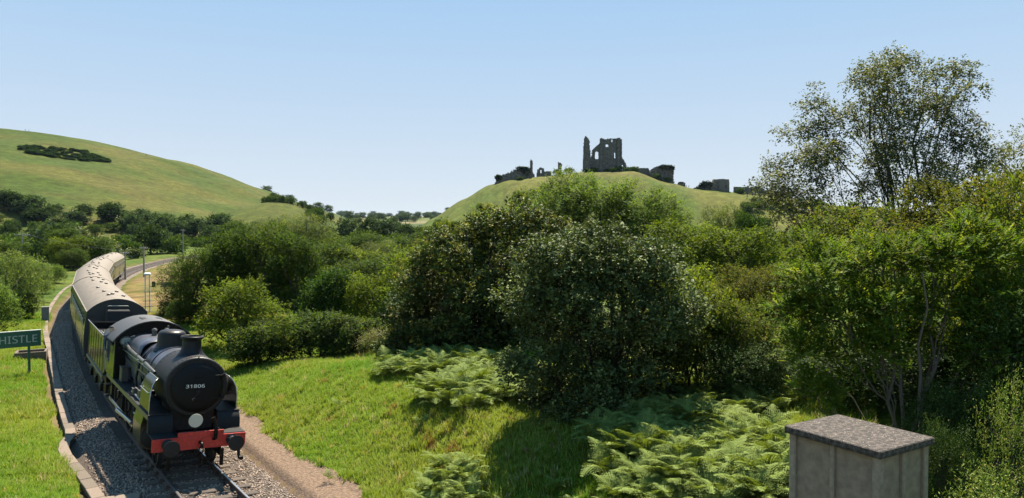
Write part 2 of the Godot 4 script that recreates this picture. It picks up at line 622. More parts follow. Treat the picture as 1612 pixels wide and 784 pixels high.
# ------------------------------------------------------------------ bodies as one skin
func skin(bones: Array, cell: float, blend: float) -> ArrayMesh:
	# bones: [a, b, ra, rb, colour]; surface nets over the smooth union of tapered capsules
	var lo := Vector3.ONE * 1e9
	var hi := -lo
	for b in bones:
		var r := maxf(b[2], b[3]) + blend + cell * 1.5
		for e in [b[0], b[1]]:
			lo = lo.min(e - Vector3.ONE * r); hi = hi.max(e + Vector3.ONE * r)
	var N := Vector3i(((hi - lo) / cell).ceil()) + Vector3i.ONE
	var f := PackedFloat32Array()
	f.resize(N.x * N.y * N.z)
	f.fill(9.0)
	var D := func(p: Vector3, b: Array) -> float:
		var ab: Vector3 = b[1] - b[0]
		var h := clampf((p - b[0]).dot(ab) / maxf(ab.length_squared(), 1e-9), 0.0, 1.0)
		return (p - b[0] - ab * h).length() - lerpf(b[2], b[3], h)
	for z in N.z:
		for y in N.y:
			for x in N.x:
				var p := lo + Vector3(x, y, z) * cell
				var d := 9.0
				for b in bones:
					var e: float = D.call(p, b)
					if d > 8.0: d = e
					else:
						var h := maxf(blend - absf(d - e), 0.0) / blend
						d = minf(d, e) - h * h * blend * 0.25
				f[x + N.x * (y + N.y * z)] = d
	var sh := Shape.new()
	var at := {}
	for z in N.z - 1:
		for y in N.y - 1:
			for x in N.x - 1:
				var sum := Vector3.ZERO
				var cnt := 0
				for e in 12:
					var ax := e / 4
					var o := Vector3i.ZERO
					o[(ax + 1) % 3] = e & 1
					o[(ax + 2) % 3] = (e >> 1) & 1
					var o2 := o
					o2[ax] = 1
					var a := f[x + o.x + N.x * (y + o.y + N.y * (z + o.z))]
					var b := f[x + o2.x + N.x * (y + o2.y + N.y * (z + o2.z))]
					if (a < 0.0) != (b < 0.0):
						sum += Vector3(o).lerp(Vector3(o2), a / (a - b)); cnt += 1
				if cnt > 0:
					var p := lo + (Vector3(x, y, z) + sum / cnt) * cell
					var best := 1e9
					var cc := Color.WHITE
					for b in bones:
						var e: float = D.call(p, b)
						if e < best: best = e; cc = b[4]
					at[Vector3i(x, y, z)] = sh.v.size()
					sh.v.append(p); sh.c.append(cc); sh.n.append(Vector3.ZERO)
	for z in range(1, N.z - 1):
		for y in range(1, N.y - 1):
			for x in range(1, N.x - 1):
				var a := f[x + N.x * (y + N.y * z)]
				for ax in 3:
					var o := Vector3i.ZERO
					o[ax] = 1
					var b := f[x + o.x + N.x * (y + o.y + N.y * (z + o.z))]
					if (a < 0.0) == (b < 0.0): continue
					var u := Vector3i.ZERO
					var w := Vector3i.ZERO
					u[(ax + 1) % 3] = 1
					w[(ax + 2) % 3] = 1
					var c := Vector3i(x, y, z)
					var q := [at[c - u - w], at[c - w], at[c], at[c - u]]
					if a >= 0.0: q.reverse()
					sh.ix.append_array(PackedInt32Array([q[0], q[2], q[1], q[0], q[3], q[2]]))
					var nn: Vector3 = (sh.v[q[1]] - sh.v[q[0]]).cross(sh.v[q[3]] - sh.v[q[0]])
					for k in q: sh.n[k] += nn
	for i in sh.n.size(): sh.n[i] = sh.n[i].normalized()
	return sh.mesh()

func figure_bones(coat: Color, legs: Color, hair: Color, stride: float, arm: float) -> Array:
	var skin_c := Color(0.45, 0.28, 0.2)
	var V := func(x, y, z): return Vector3(x, y, z)
	var out := [
		[V.call(0, 1.0, 0), V.call(0, 1.38, 0.01), 0.135, 0.155, coat], [V.call(-0.15, 1.4, 0), V.call(0.15, 1.4, 0), 0.075, 0.075, coat],
		[V.call(0, 0.93, 0), V.call(0, 1.0, 0), 0.145, 0.14, legs], [V.call(0, 1.42, 0), V.call(0, 1.56, 0.02), 0.055, 0.052, skin_c],
		[V.call(0, 1.6, 0.03), V.call(0, 1.67, 0.015), 0.078, 0.088, skin_c], [V.call(0, 1.68, -0.015), V.call(0, 1.7, 0.01), 0.092, 0.085, hair],
		[V.call(0, 1.615, 0.105), V.call(0, 1.6, 0.125), 0.014, 0.017, skin_c]]
	for s: float in [-1.0, 1.0]:
		var hip := Vector3(s * 0.09, 0.92, 0)
		var knee := Vector3(s * 0.095, 0.5, 0.05 + s * stride * 0.5)
		var ank := Vector3(s * 0.1, 0.09, s * stride - 0.02)
		out.append([hip, knee, 0.085, 0.062, legs]); out.append([knee, ank, 0.06, 0.042, legs])
		out.append([ank + Vector3(0, -0.04, -0.03), ank + Vector3(0, -0.05, 0.15), 0.042, 0.035, Color(0.03, 0.025, 0.02)])
		var sho := Vector3(s * 0.19, 1.4, 0)
		var elb := Vector3(s * 0.25, 1.14, -0.03 - s * arm * 0.5)
		var wri := Vector3(s * 0.24, 0.92, 0.1 - s * arm)
		out.append([sho, elb, 0.058, 0.046, coat]); out.append([elb, wri, 0.044, 0.032, coat])
		for k in 4: out.append([wri + Vector3(0.0, -0.03, (k - 1.5) * 0.02), wri + Vector3(-s * 0.015, -0.15 + 0.012 * absf(k - 1.2), (k - 1.5) * 0.024 + 0.02), 0.012, 0.009, skin_c])
		out.append([wri, wri + Vector3(0, -0.09, 0), 0.026, 0.03, skin_c])
		out.append([wri + Vector3(0, -0.03, 0.02), wri + Vector3(-s * 0.01, -0.09, 0.06), 0.012, 0.01, skin_c])
	return out

# ------------------------------------------------------------------ the train
var ALONG := Basis(Vector3(1, 0, 0), Vector3(0, 0, 1), Vector3(0, -1, 0))   # turned shapes lying along z
var ACROSS := Basis(Vector3(0, -1, 0), Vector3(1, 0, 0), Vector3(0, 0, 1))  # turned shapes lying along x
var M := {}

func v2(a: Array) -> PackedVector2Array:
	var p := PackedVector2Array()
	for i in range(0, a.size(), 2): p.append(Vector2(a[i], a[i + 1]))
	return p

func arc_poly(w: float, eave: float, top: float, n := 14) -> Array:
	# points from the right eave over the crown to the left eave
	var out := []
	var rise := top - eave
	var r := (w * w + rise * rise) / (2.0 * rise)
	var a := asin(clampf(w / r, -1, 1))
	for i in n + 1:
		var t := lerpf(a, -a, float(i) / n)
		out.append(Vector2(sin(t) * r, top - r + cos(t) * r))
	return out

func wheel(r: float, spokes: int, parent: Node3D, at: Vector3, wide := 0.13, big := false) -> void:
	var sh := Shape.new()
	sh.lathe([Vector2(r - 0.09, -wide / 2), Vector2(r + 0.0, -wide / 2), Vector2(r - 0.005, wide * 0.35), Vector2(r + 0.03, wide / 2), Vector2(r - 0.09, wide / 2), Vector2(r - 0.09, -wide / 2)], 28, Vector3.ZERO, ACROSS, false)
	sh.lathe([Vector2(0.02, -wide * 0.7), Vector2(0.14, -wide * 0.7), Vector2(0.16, wide * 0.5), Vector2(0.02, wide * 0.5)], 14, Vector3.ZERO, ACROSS)
	for k in spokes:
		var a := TAU * k / spokes
		var dir := Vector3(0, sin(a), cos(a))
		sh.tube([dir * 0.12, dir * (r - 0.07)], [0.035, 0.026], 5, false)
	if big: # balance weight
		var pl := PackedVector2Array()
		for k in 9: pl.append(Vector2(cos(lerpf(0.3, 1.5, k / 8.0)), sin(lerpf(0.3, 1.5, k / 8.0))) * (r - 0.08))
		sh.prism(pl, -0.03, 0.03, Transform3D(Basis(Vector3(0, 0, 1), Vector3(0, 1, 0), Vector3(-1, 0, 0)), Vector3.ZERO))
	var o := put("wheel", sh, M.wheel, parent)
	o.position = at

func lettering(text: String, size: float, parent: Node3D, m: Material, at: Vector3, basis := Basis.IDENTITY, nm := "lettering", deep := 0.006, wide := 1.0) -> void:
	var t := TextMesh.new()
	var f := SystemFont.new()
	f.font_names = PackedStringArray(["Droid Sans"])
	t.font = f
	t.text = text
	t.font_size = 64
	t.pixel_size = size / 46.0
	t.depth = deep
	var o := obj(nm, t, m, parent)
	o.transform = Transform3D(basis.scaled_local(Vector3(wide, 1, 1)), at)

func buffer(parent: Node3D, x: float, y: float, z: float, dirz: float, m: Material, nm := "buffer") -> void:
	var sh := Shape.new()
	var B := ALONG if dirz > 0 else Basis(Vector3(1, 0, 0), Vector3(0, 0, -1), Vector3(0, 1, 0))
	sh.lathe([Vector2(0.16, 0), Vector2(0.16, 0.03), Vector2(0.115, 0.05), Vector2(0.1, 0.3), Vector2(0.07, 0.3), Vector2(0.06, 0.47), Vector2(0.19, 0.49), Vector2(0.225, 0.5), Vector2(0.225, 0.52), Vector2(0.12, 0.535), Vector2(0.01, 0.54)], 22, Vector3(x, y, z), B)
	put(nm, sh, m, parent)

func locomotive(at: Vector3, turn: float) -> Node3D:
	var P := thing("steam_locomotive", "black steam locomotive with red buffer beam, numbered 31806, heading the train", "locomotive", at, turn)
	P.rotation.z = -0.075
	var bk: Material = M.black
	var sh := Shape.new()
	# frames and the front platform
	for s in [-1, 1]: sh.box(Vector3(s * 0.6, 0.95, -4.7), Vector3(0.04, 0.75, 9.3), 0.01)
	sh.box(Vector3(0, 0.62, -5.2), Vector3(1.1, 0.12, 8.0), 0.02)
	sh.box(Vector3(0, 0.75, -3.2), Vector3(1.1, 0.4, 0.3), 0.02)
	put("frame", sh, bk, P)
	sh = Shape.new()
	sh.box(Vector3(0, 1.045, -0.02), Vector3(2.56, 0.36, 0.04), 0.008)
	sh.box(Vector3(0.02, 1.29, -0.022), Vector3(1.26, 0.14, 0.036), 0.008)
	sh.box(Vector3(0, 0.88, -0.03), Vector3(2.5, 0.03, 0.09), 0.006)
	var bb := put("buffer_beam", sh, M.red, P)
	sh = Shape.new()
	for i in 16:
		for yy in [0.91, 1.18]: sh.slathe([Vector2(0.018, 0), Vector2(0.016, 0.008), Vector2(0.001, 0.014)], 6, Vector3(-1.22 + i * 0.1627, yy, 0.0), ALONG)
	put("rivets", sh, M.red, bb)
	for s in [-1, 1]: buffer(P, s * 0.87, 1.055, 0.0, 1.0, M.buffer)
	# coupling hook, chain links and the hoses
	sh = Shape.new()
	sh.tube([Vector3(0, 1.05, 0), Vector3(0, 1.05, 0.18), Vector3(0, 1.0, 0.26), Vector3(0, 0.94, 0.2), Vector3(0, 0.96, 0.13)], [0.05, 0.045, 0.04, 0.035, 0.02], 8)
	put("coupling_hook", sh, bk, P)
	for k in 3:
		sh = Shape.new()
		var ring := []
		for j in 13:
			var a := TAU * j / 12.0
			var w := Vector3(cos(a) * 0.055, sin(a) * 0.11, 0) if k % 2 == 0 else Vector3(0, sin(a) * 0.11, cos(a) * 0.055)
			ring.append(Vector3(0, 0.86 - k * 0.17, 0.16 - k * 0.01) + w)
		sh.tube(ring, [0.018], 6, false)
		put("coupling_link", sh, bk, P)
	sh = Shape.new()
	sh.tube([Vector3(0.36, 1.12, 0.03), Vector3(0.37, 1.16, 0.16), Vector3(0.38, 1.35, 0.2), Vector3(0.36, 1.55, 0.14), Vector3(0.31, 1.7, 0.12), Vector3(0.28, 1.76, 0.12)], [0.05, 0.055, 0.05, 0.05, 0.05, 0.06], 8)
	for k in 7: sh.slathe([Vector2(0.05, -0.02), Vector2(0.062, 0), Vector2(0.05, 0.02)], 8, Vector3(0.365 - 0.004 * k, 1.2 + k * 0.06, 0.185), Basis.IDENTITY)
	put("vacuum_hose", sh, bk, P)
	sh = Shape.new()
	sh.tube([Vector3(1.02, 0.95, 0.05), Vector3(1.04, 0.8, 0.2), Vector3(1.04, 0.62, 0.24), Vector3(1.06, 0.55, 0.3), Vector3(1.1, 0.56, 0.38)], [0.05, 0.05, 0.045, 0.05, 0.055], 8)
	put("steam_heat_hose", sh, bk, P)
	sh = Shape.new()
	sh.box(Vector3(0.74, 0.45, -0.4), Vector3(0.1, 0.5, 0.06), 0.01)
	sh.box(Vector3(-0.74, 0.45, -0.4), Vector3(0.1, 0.5, 0.06), 0.01)
	put("guard_irons", sh, bk, P)
	# white headcode disc
	sh = Shape.new()
	sh.lathe([Vector2(0.19, 0), Vector2(0.195, 0.008), Vector2(0.19, 0.014)], 26, Vector3(-0.16, 1.68, 0.0), ALONG)
	put("headcode_disc", sh, M.disc, P)
	sh = Shape.new()
	sh.box(Vector3(-0.16, 1.45, -0.015), Vector3(0.04, 0.24, 0.02), 0.004)
	put("lamp_bracket", sh, bk, P)
	# front footplate and the swept drop below the running plate
	sh = Shape.new()
	sh.box(Vector3(0, 1.235, -0.33), Vector3(2.54, 0.03, 0.58), 0.006)
	put("front_platform", sh, M.plate, P)
	for s in [-1, 1]:
		sh = Shape.new()
		sh.prism(v2([-0.62, 1.25, -0.66, 1.5, -0.8, 1.72, -0.84, 1.72, -0.84, 1.25]), 0, 0.02, Transform3D(Basis(Vector3(0, 0, 1), Vector3(0, 1, 0), Vector3(-1, 0, 0)), Vector3(s * 1.27 + 0.01, 0, 0)))
		var rows := []
		for q in [Vector2(1.25, -0.62), Vector2(1.38, -0.63), Vector2(1.5, -0.66), Vector2(1.62, -0.72), Vector2(1.72, -0.82)]:
			rows.append(PackedVector3Array([Vector3(s * 0.62, q.x, q.y), Vector3(s * 1.27, q.x, q.y)]))
		sh.grid(rows)
		put("curved_drop", sh, M.plate, P)
		# running plate with its valance
		sh = Shape.new()
		sh.box(Vector3(s * 0.97, 1.735, -4.75), Vector3(0.62, 0.025, 7.9), 0.006)
		put("running_plate", sh, M.plate, P)
		sh = Shape.new()
		sh.box(Vector3(s * 1.27, 1.665, -4.75), Vector3(0.025, 0.13, 7.9), 0.006)
		put("valance", sh, M.edge, P)
		# cylinder with its covers
		sh = Shape.new()
		sh.prism(v2([0.62, 0.62, 1.1, 0.55, 1.3, 0.72, 1.31, 1.3, 1.24, 1.6, 0.62, 1.6]) if s > 0 else v2([-0.62, 1.6, -1.24, 1.6, -1.31, 1.3, -1.3, 0.72, -1.1, 0.55, -0.62, 0.62]), -1.55, -2.75)
		put("cylinder", sh, M.gloss, P)
		sh = Shape.new()
		sh.lathe([Vector2(0.31, 0), Vector2(0.31, 0.05), Vector2(0.2, 0.09), Vector2(0.07, 0.11), Vector2(0.06, 0.2), Vector2(0.01, 0.2)], 20, Vector3(s * 0.98, 0.93, -1.55), ALONG)
		sh.lathe([Vector2(0.13, 0), Vector2(0.13, 0.12), Vector2(0.01, 0.13)], 14, Vector3(s * 0.98, 1.38, -1.55), ALONG)
		put("cylinder_cover", sh, M.buffer, P)
		# connecting and coupling rods, slide bars
		sh = Shape.new()
		sh.box(Vector3(s * 1.12, 0.78, -6.35), Vector3(0.05, 0.13, 4.9), 0.02)
		put("coupling_rod", sh, M.steel, P)
		sh = Shape.new()
		sh.tube([Vector3(s * 1.2, 0.93, -3.6), Vector3(s * 1.2, 0.78, -6.4)], [0.06, 0.08], 6)
		put("connecting_rod", sh, M.steel, P)
		sh = Shape.new()
		sh.box(Vector3(s * 1.0, 1.12, -3.5), Vector3(0.12, 0.06, 1.5), 0.01)
		sh.box(Vector3(s * 1.0, 0.74, -3.5), Vector3(0.12, 0.06, 1.5), 0.01)
		put("slide_bar", sh, M.steel, P)
		# smoke deflector: flat plate, leaning in at the top, open handrail edge
		sh = Shape.new()
		var lo := PackedVector3Array()
		var rows2 := []
		var prof := [Vector2(1.23, 1.76 if s < 0 else 1.27), Vector2(1.23, 2.15), Vector2(1.2, 2.4), Vector2(1.15, 2.55), Vector2(1.08, 2.66), Vector2(1.0, 2.73)]
		for q in prof:
			var zz: float = -0.95 - maxf(0.0, q.y - 2.35) * 0.6
			rows2.append(PackedVector3Array([Vector3(s * q.x, q.y, zz), Vector3(s * q.x, q.y, -1.6), Vector3(s * q.x, q.y, -2.35)]))
		sh.grid(rows2)
		var rows3 := []
		for q in prof:
			var zz: float = -0.95 - maxf(0.0, q.y - 2.35) * 0.6
			rows3.append(PackedVector3Array([Vector3(s * (q.x - 0.014), q.y, zz), Vector3(s * (q.x - 0.014), q.y, -1.6), Vector3(s * (q.x - 0.014), q.y, -2.35)]))
		sh.grid(rows3)
		var df := put("smoke_deflector", sh, M.gloss, P)
		sh = Shape.new()
		var rim := []
		for q in prof: rim.append(Vector3(s * q.x, q.y, -0.95 - maxf(0.0, q.y - 2.35) * 0.6))
		rim.append(Vector3(s * 1.0, 2.73, -2.35)) 
		sh.tube(rim, [0.014], 6)
		sh.tube([Vector3(s * 1.23, 1.76, -2.35), Vector3(s * 1.2, 2.4, -2.35), Vector3(s * 1.08, 2.66, -2.35), Vector3(s * 1.0, 2.73, -2.35)], [0.012], 6)
		put("edge_bead", sh, M.steel, df)
		sh = Shape.new()
		sh.tube([Vector3(s * 1.21, 2.35, -1.05), Vector3(s * 1.27, 2.35, -1.08), Vector3(s * 1.27, 2.35, -2.2), Vector3(s * 1.21, 2.35, -2.25)], [0.014], 6)
		put("handrail", sh, M.steel, df)
		# boiler handrail, ejector pipe, sand and lubricator boxes
		sh = Shape.new()
		sh.tube([Vector3(s * 0.97, 2.75, -2.4), Vector3(s * 0.99, 2.78, -5.0), Vector3(s * 1.02, 2.8, -7.2)], [0.016], 6)
		for k in 5: sh.tube([Vector3(s * 0.85, 2.72, -2.9 - k * 1.0), Vector3(s * 0.985, 2.77, -2.9 - k * 1.0)], [0.014], 5)
		put("boiler_handrail", sh, M.steel, P)
	sh = Shape.new()
	sh.tube([Vector3(-0.93, 3.0, -7.2), Vector3(-0.97, 2.92, -6.2), Vector3(-0.98, 2.88, -3.5), Vector3(-0.95, 2.8, -2.55), Vector3(-0.88, 2.72, -2.3)], [0.058, 0.055, 0.055, 0.055, 0.05], 8)
	for k in 4: sh.lathe([Vector2(0.075, -0.04), Vector2(0.075, 0.04)], 10, Vector3(-0.965, 2.9, -3.4 - k * 1.25), ALONG)
	put("ejector_pipe", sh, M.pipe, P)
	sh = Shape.new()
	sh.tube([Vector3(-0.86, 3.05, -7.2), Vector3(-0.93, 2.55, -6.9), Vector3(-0.98, 2.5, -5.4), Vector3(-0.9, 2.42, -3.0)], [0.028], 6)
	sh.tube([Vector3(-0.5, 3.12, -4.8), Vector3(-0.86, 2.78, -4.75), Vector3(-0.97, 2.2, -4.7), Vector3(-0.95, 1.76, -4.6)], [0.04], 6)
	sh.tube([Vector3(0.5, 3.12, -4.8), Vector3(0.86, 2.78, -4.75), Vector3(0.97, 2.2, -4.7), Vector3(0.95, 1.76, -4.6)], [0.04], 6)
	put("feed_pipe", sh, bk, P)
	for q in [[-1.0, -3.3, 0.34, 0.26], [-1.05, -4.0, 0.26, 0.2], [-1.03, -6.6, 0.4, 0.5], [1.0, -3.4, 0.34, 0.26], [-0.98, -2.95, 0.2, 0.16]]:
		sh = Shape.new()
		sh.box(Vector3(q[0], 1.75 + q[3] * 0.5, q[1]), Vector3(0.24, q[3], q[2]), 0.02)
		sh.box(Vector3(q[0], 1.75 + q[3] + 0.012, q[1]), Vector3(0.27, 0.024, q[2] + 0.03), 0.008)
		put("lubricator_box", sh, M.steel_dark, P)
	sh = Shape.new()
	for k in 4: sh.tube([Vector3(-1.16, 1.78, -2.7 - k * 0.16), Vector3(-0.86, 1.8, -2.72 - k * 0.16)], [0.025], 6)
	sh.box(Vector3(-1.12, 1.79, -3.6), Vector3(0.06, 0.05, 1.6), 0.01)
	put("plate_pipework", sh, M.steel, P)
	# smokebox
	sh = Shape.new()
	var cy := 2.5
	sh.lathe([Vector2(0.83, 0), Vector2(0.87, -0.02), Vector2(0.89, -0.06), Vector2(0.89, -1.85), Vector2(0.8, -1.87)], 44, Vector3(0, cy, -0.75), ALONG, true)
	sh.prism(v2([-0.55, 1.2, 0.55, 1.2, 0.62, 1.9, -0.62, 1.9]), -1.0, -2.4)
	var sb := put("smokebox", sh, M.smokebox, P)
	sh = Shape.new()
	for k in 40:
		var a := TAU * k / 40
		sh.slathe([Vector2(0.014, 0), Vector2(0.012, 0.008), Vector2(0.001, 0.012)], 5, Vector3(cos(a) * 0.845, cy + sin(a) * 0.845, -0.745), ALONG)
	for k in 26:
		var a := lerpf(-0.2, PI + 0.2, k / 25.0)
		for zz in [-0.9, -2.45]:
			var nn := Vector3(cos(a), sin(a), 0)
			sh.box(Vector3(0, cy, zz) + nn * 0.895, Vector3(0.022, 0.022, 0.022), 0.006)
	put("rivets", sh, M.smokebox, sb)
	sh = Shape.new()
	var dome := []
	for k in 9:
		var f := k / 8.0
		dome.append(Vector2(0.7 * cos(f * PI * 0.5) + 0.0001, 0.16 * sin(f * PI * 0.5) + 0.02))
	sh.slathe([Vector2(0.7, 0.0)] + dome, 40, Vector3(0, cy, -0.75), ALONG)
	var dr := put("smokebox_door", sh, M.door_black, P)
	sh = Shape.new()
	sh.lathe([Vector2(0.74, 0), Vector2(0.74, 0.02), Vector2(0.69, 0.035), Vector2(0.68, 0.0)], 44, Vector3(0, cy, -0.745), ALONG, false)
	put("door_ring", sh, bk, dr)
	sh = Shape.new()
	for yy in [-0.33, 0.33]:
		sh.box(Vector3(0.3, cy + yy, -0.62), Vector3(0.85, 0.06, 0.02), 0.006, Basis(Vector3.UP, 0.12))
		sh.tube([Vector3(0.73, cy + yy - 0.06, -0.7), Vector3(0.73, cy + yy + 0.06, -0.7)], [0.03], 8)
	put("hinge", sh, M.door_black, dr)
	sh = Shape.new()
	sh.lathe([Vector2(0.06, 0), Vector2(0.06, 0.05), Vector2(0.02, 0.06), Vector2(0.02, 0.12), Vector2(0.01, 0.12)], 12, Vector3(0, cy - 0.1, -0.59), ALONG)
	sh.tube([Vector3(0, cy - 0.1, -0.5), Vector3(-0.12, cy - 0.26, -0.5)], [0.014], 6)
	put("door_handle", sh, M.smokebox, dr)
	sh = Shape.new()
	sh.box(Vector3(-0.1, cy + 0.07, -0.553), Vector3(0.56, 0.14, 0.02), 0.006)
	var np := put("number_plate", sh, bk, dr)
	lettering("31806", 0.1, np, M.white, Vector3(-0.1, cy + 0.07, -0.54), Basis.IDENTITY, "number", 0.008, 1.4)
	sh = Shape.new()
	sh.lathe([Vector2(0.075, 0), Vector2(0.075, 0.014), Vector2(0.001, 0.014)], 18, Vector3(-0.1, cy - 0.32, -0.6), ALONG.scaled_local(Vector3(0.8, 1, 0.6)))
	put("shed_plate", sh, M.pipe, dr)
	sh = Shape.new()
	sh.box(Vector3(0, cy + 0.9, -0.78), Vector3(0.05, 0.1, 0.02), 0.005)
	put("top_lamp_iron", sh, M.steel, P)
	# chimney
	sh = Shape.new()
	sh.slathe([Vector2(0.56, -0.14), Vector2(0.44, -0.05), Vector2(0.345, 0.06), Vector2(0.28, 0.2), Vector2(0.27, 0.42)], 30, Vector3(0, cy + 0.84, -1.72), Basis.IDENTITY)
	sh.slathe([Vector2(0.27, 0.42), Vector2(0.28, 0.47), Vector2(0.325, 0.5), Vector2(0.34, 0.53), Vector2(0.325, 0.565), Vector2(0.29, 0.575), Vector2(0.27, 0.56), Vector2(0.25, 0.45), Vector2(0.24, 0.1)], 30, Vector3(0, cy + 0.84, -1.72), Basis.IDENTITY)
	put("chimney", sh, M.chimney, P)
	# boiler, Belpaire firebox, dome, valves
	sh = Shape.new()
	sh.lathe([Vector2(0.77, -2.6), Vector2(0.775, -2.68), Vector2(0.79, -4.2), Vector2(0.82, -5.25)], 40, Vector3(0, cy, 0), ALONG, false)
	for zz in [-2.65, -3.7, -4.7]: sh.lathe([Vector2(0.785, zz + 0.03), Vector2(0.8 + (-zz - 2.6) * 0.012, zz + 0.03), Vector2(0.8 + (-zz - 2.6) * 0.012, zz - 0.03), Vector2(0.785, zz - 0.03)], 40, Vector3(0, cy, 0), ALONG, false)
	put("boiler", sh, M.boiler, P)
	sh = Shape.new()
	var rows := []
	for e in [[-5.2, 0.8, 0.02], [-5.26, 0.86, 0.0], [-5.5, 0.9, 0.0], [-7.3, 0.92, -0.06]]:
		var row := PackedVector3Array()
		var w: float = e[1]
		for k in 21:
			var t := lerpf(0.0, PI, k / 20.0)
			# a rounded square
			var cx := signf(cos(t)) * pow(absf(cos(t)), 0.55)
			var sy := pow(absf(sin(t)), 0.55)
			row.append(Vector3(cx * w, cy + 0.02 + sy * (w - 0.02) + e[2], e[0]))
		row.insert(0, Vector3(w * 0.86, 1.75, e[0])); row.append(Vector3(-w * 0.86, 1.75, e[0]))
		rows.append(row)
	sh.grid(rows)
	put("firebox", sh, M.boiler, P)
	sh = Shape.new()
	var dprof := [Vector2(0.6, -0.1), Vector2(0.5, 0.0), Vector2(0.45, 0.1), Vector2(0.44, 0.4), Vector2(0.42, 0.48), Vector2(0.36, 0.54), Vector2(0.24, 0.575), Vector2(0.1, 0.585), Vector2(0.001, 0.587)]
	sh.slathe(dprof, 30, Vector3(0, cy + 0.72, -4.45), Basis.IDENTITY)
	put("dome", sh, M.dome, P)
	sh = Shape.new()
	for s in [-1, 1]: sh.lathe([Vector2(0.09, 0), Vector2(0.08, 0.22), Vector2(0.1, 0.24), Vector2(0.06, 0.3), Vector2(0.01, 0.31)], 12, Vector3(s * 0.2, cy + 0.84, -6.3))
	sh.tube([Vector3(0.32, cy + 0.84, -6.65), Vector3(0.32, cy + 1.2, -6.65)], [0.05, 0.035], 8)
	put("safety_valve", sh, M.steel_dark, P)
	# cab
	var roof := arc_poly(1.36, 3.08, 3.82, 16)
	sh = Shape.new()
	# front sheet round the firebox, a spectacle each side
	for s in [-1, 1]:
		sh.box(Vector3(s * 1.08, 2.3, -7.25), Vector3(0.36, 1.14, 0.025), 0.004)
		sh.box(Vector3(s * 1.23, 3.04, -7.25), Vector3(0.06, 0.34, 0.025), 0.004)
		sh.box(Vector3(s * 0.57, 3.05, -7.25), Vector3(0.5, 0.36, 0.025) if false else Vector3(0.16, 0.5, 0.025), 0.004)
	var top := PackedVector2Array()
	for q in roof: top.append(q)
	top.append(Vector2(-0.65, 3.3)); top.append(Vector2(0.65, 3.3))
	sh.prism(top, -7.24, -7.26)
	sh.box(Vector3(0, 3.28, -7.25), Vector3(1.0, 0.12, 0.024), 0.004)
	put("cab_front", sh, bk, P)
	for s in [-1, 1]:
		sh = Shape.new()
		var ring := []
		for k in 17:
			var a := TAU * k / 16
			ring.append(Vector3(s * 0.93 + cos(a) * 0.2, 3.08 + sin(a) * 0.17, -7.23))
		sh.tube(ring, [0.02], 6, false)
		var w := put("spectacle_window", sh, M.steel_dark, P)
		sh = Shape.new()
		sh.lathe([Vector2(0.19, 0), Vector2(0.19, 0.006)], 20, Vector3(s * 0.93, 3.08, -7.24), ALONG)
		put("pane", sh, M.glass, w)
		sh = Shape.new()
		sh.box(Vector3(s * 1.27, 2.3, -7.8), Vector3(0.025, 1.12, 1.1), 0.005)
		sh.box(Vector3(s * 1.27, 3.12, -7.8), Vector3(0.025, 0.26, 1.1), 0.005)
		sh.box(Vector3(s * 1.27, 2.92, -7.38), Vector3(0.025, 0.2, 0.26), 0.005)
		sh.box(Vector3(s * 1.27, 2.92, -8.27), Vector3(0.025, 0.2, 0.16), 0.005)
		sh.box(Vector3(s * 1.27, 2.0, -8.67), Vector3(0.025, 0.52, 0.66), 0.005)
		put("cab_side", sh, M.gloss, P)
		sh = Shape.new()
		sh.tube([Vector3(s * 1.29, 1.8, -9.03), Vector3(s * 1.29, 3.1, -9.03)], [0.016], 6)
		put("handrail", sh, M.steel, P)
		sh = Shape.new()
		sh.box(Vector3(s * 1.2, 0.9, -8.65), Vector3(0.22, 0.03, 0.4), 0.005)
		sh.box(Vector3(s * 1.2, 1.3, -8.65), Vector3(0.22, 0.03, 0.4), 0.005)
		sh.box(Vector3(s * 1.1, 1.3, -8.65), Vector3(0.02, 0.85, 0.42), 0.005)
		put("cab_step", sh, bk, P)
	sh = Shape.new()
	sh.box(Vector3(0, 1.68, -8.05), Vector3(2.5, 0.06, 1.8), 0.01)
	put("cab_floor", sh, bk, P)
	sh = Shape.new()
	var r1 := []
	for zz in [-7.05, -8.25, -9.4]:
		var row := PackedVector3Array()
		for q in roof: row.append(Vector3(q.x * 1.03, q.y + 0.02, zz))
		for i in range(roof.size() - 1, -1, -1): row.append(Vector3(roof[i].x * 1.01, roof[i].y - 0.015, zz))
		r1.append(row)
	sh.grid(r1, true)
	for e in [0, 2]:
		var row: PackedVector3Array = r1[e]
		for i in 16: sh.quad(row[i], row[i + 1], row[32 - i], row[33 - i])
	var cr := put("cab_roof", sh, M.cab_roof, P)
	sh = Shape.new()
	sh.box(Vector3(0, 3.81, -8.15), Vector3(0.7, 0.04, 0.6), 0.01)
	put("roof_ventilator", sh, M.smokebox, cr)
	# backhead clutter glimpsed under the roof
	sh = Shape.new()
	sh.box(Vector3(0, 2.4, -7.45), Vector3(1.5, 1.5, 0.12), 0.05)
	for k in 4: sh.tube([Vector3(-0.45 + k * 0.3, 2.9, -7.5), Vector3(-0.45 + k * 0.3, 3.1, -7.6)], [0.03, 0.05], 6)
	put("backhead", sh, M.steel_dark, P)
	# wheels
	for z in [-1.75]:
		for s in [-1, 1]: wheel(0.47, 10, P, Vector3(s * 0.76, 0.47, z))
	for z in [-3.95, -6.35, -8.75]:
		for s in [-1, 1]: wheel(0.9, 16, P, Vector3(s * 0.76, 0.9, z), 0.14, true)
	sh = Shape.new()
	for z in [-1.75]: sh.tube([Vector3(-0.76, 0.47, z), Vector3(0.76, 0.47, z)], [0.07], 8)
	for z in [-3.95, -6.35, -8.75]: sh.tube([Vector3(-0.76, 0.9, z), Vector3(0.76, 0.9, z)], [0.09], 8)
	put("axles", sh, bk, P)
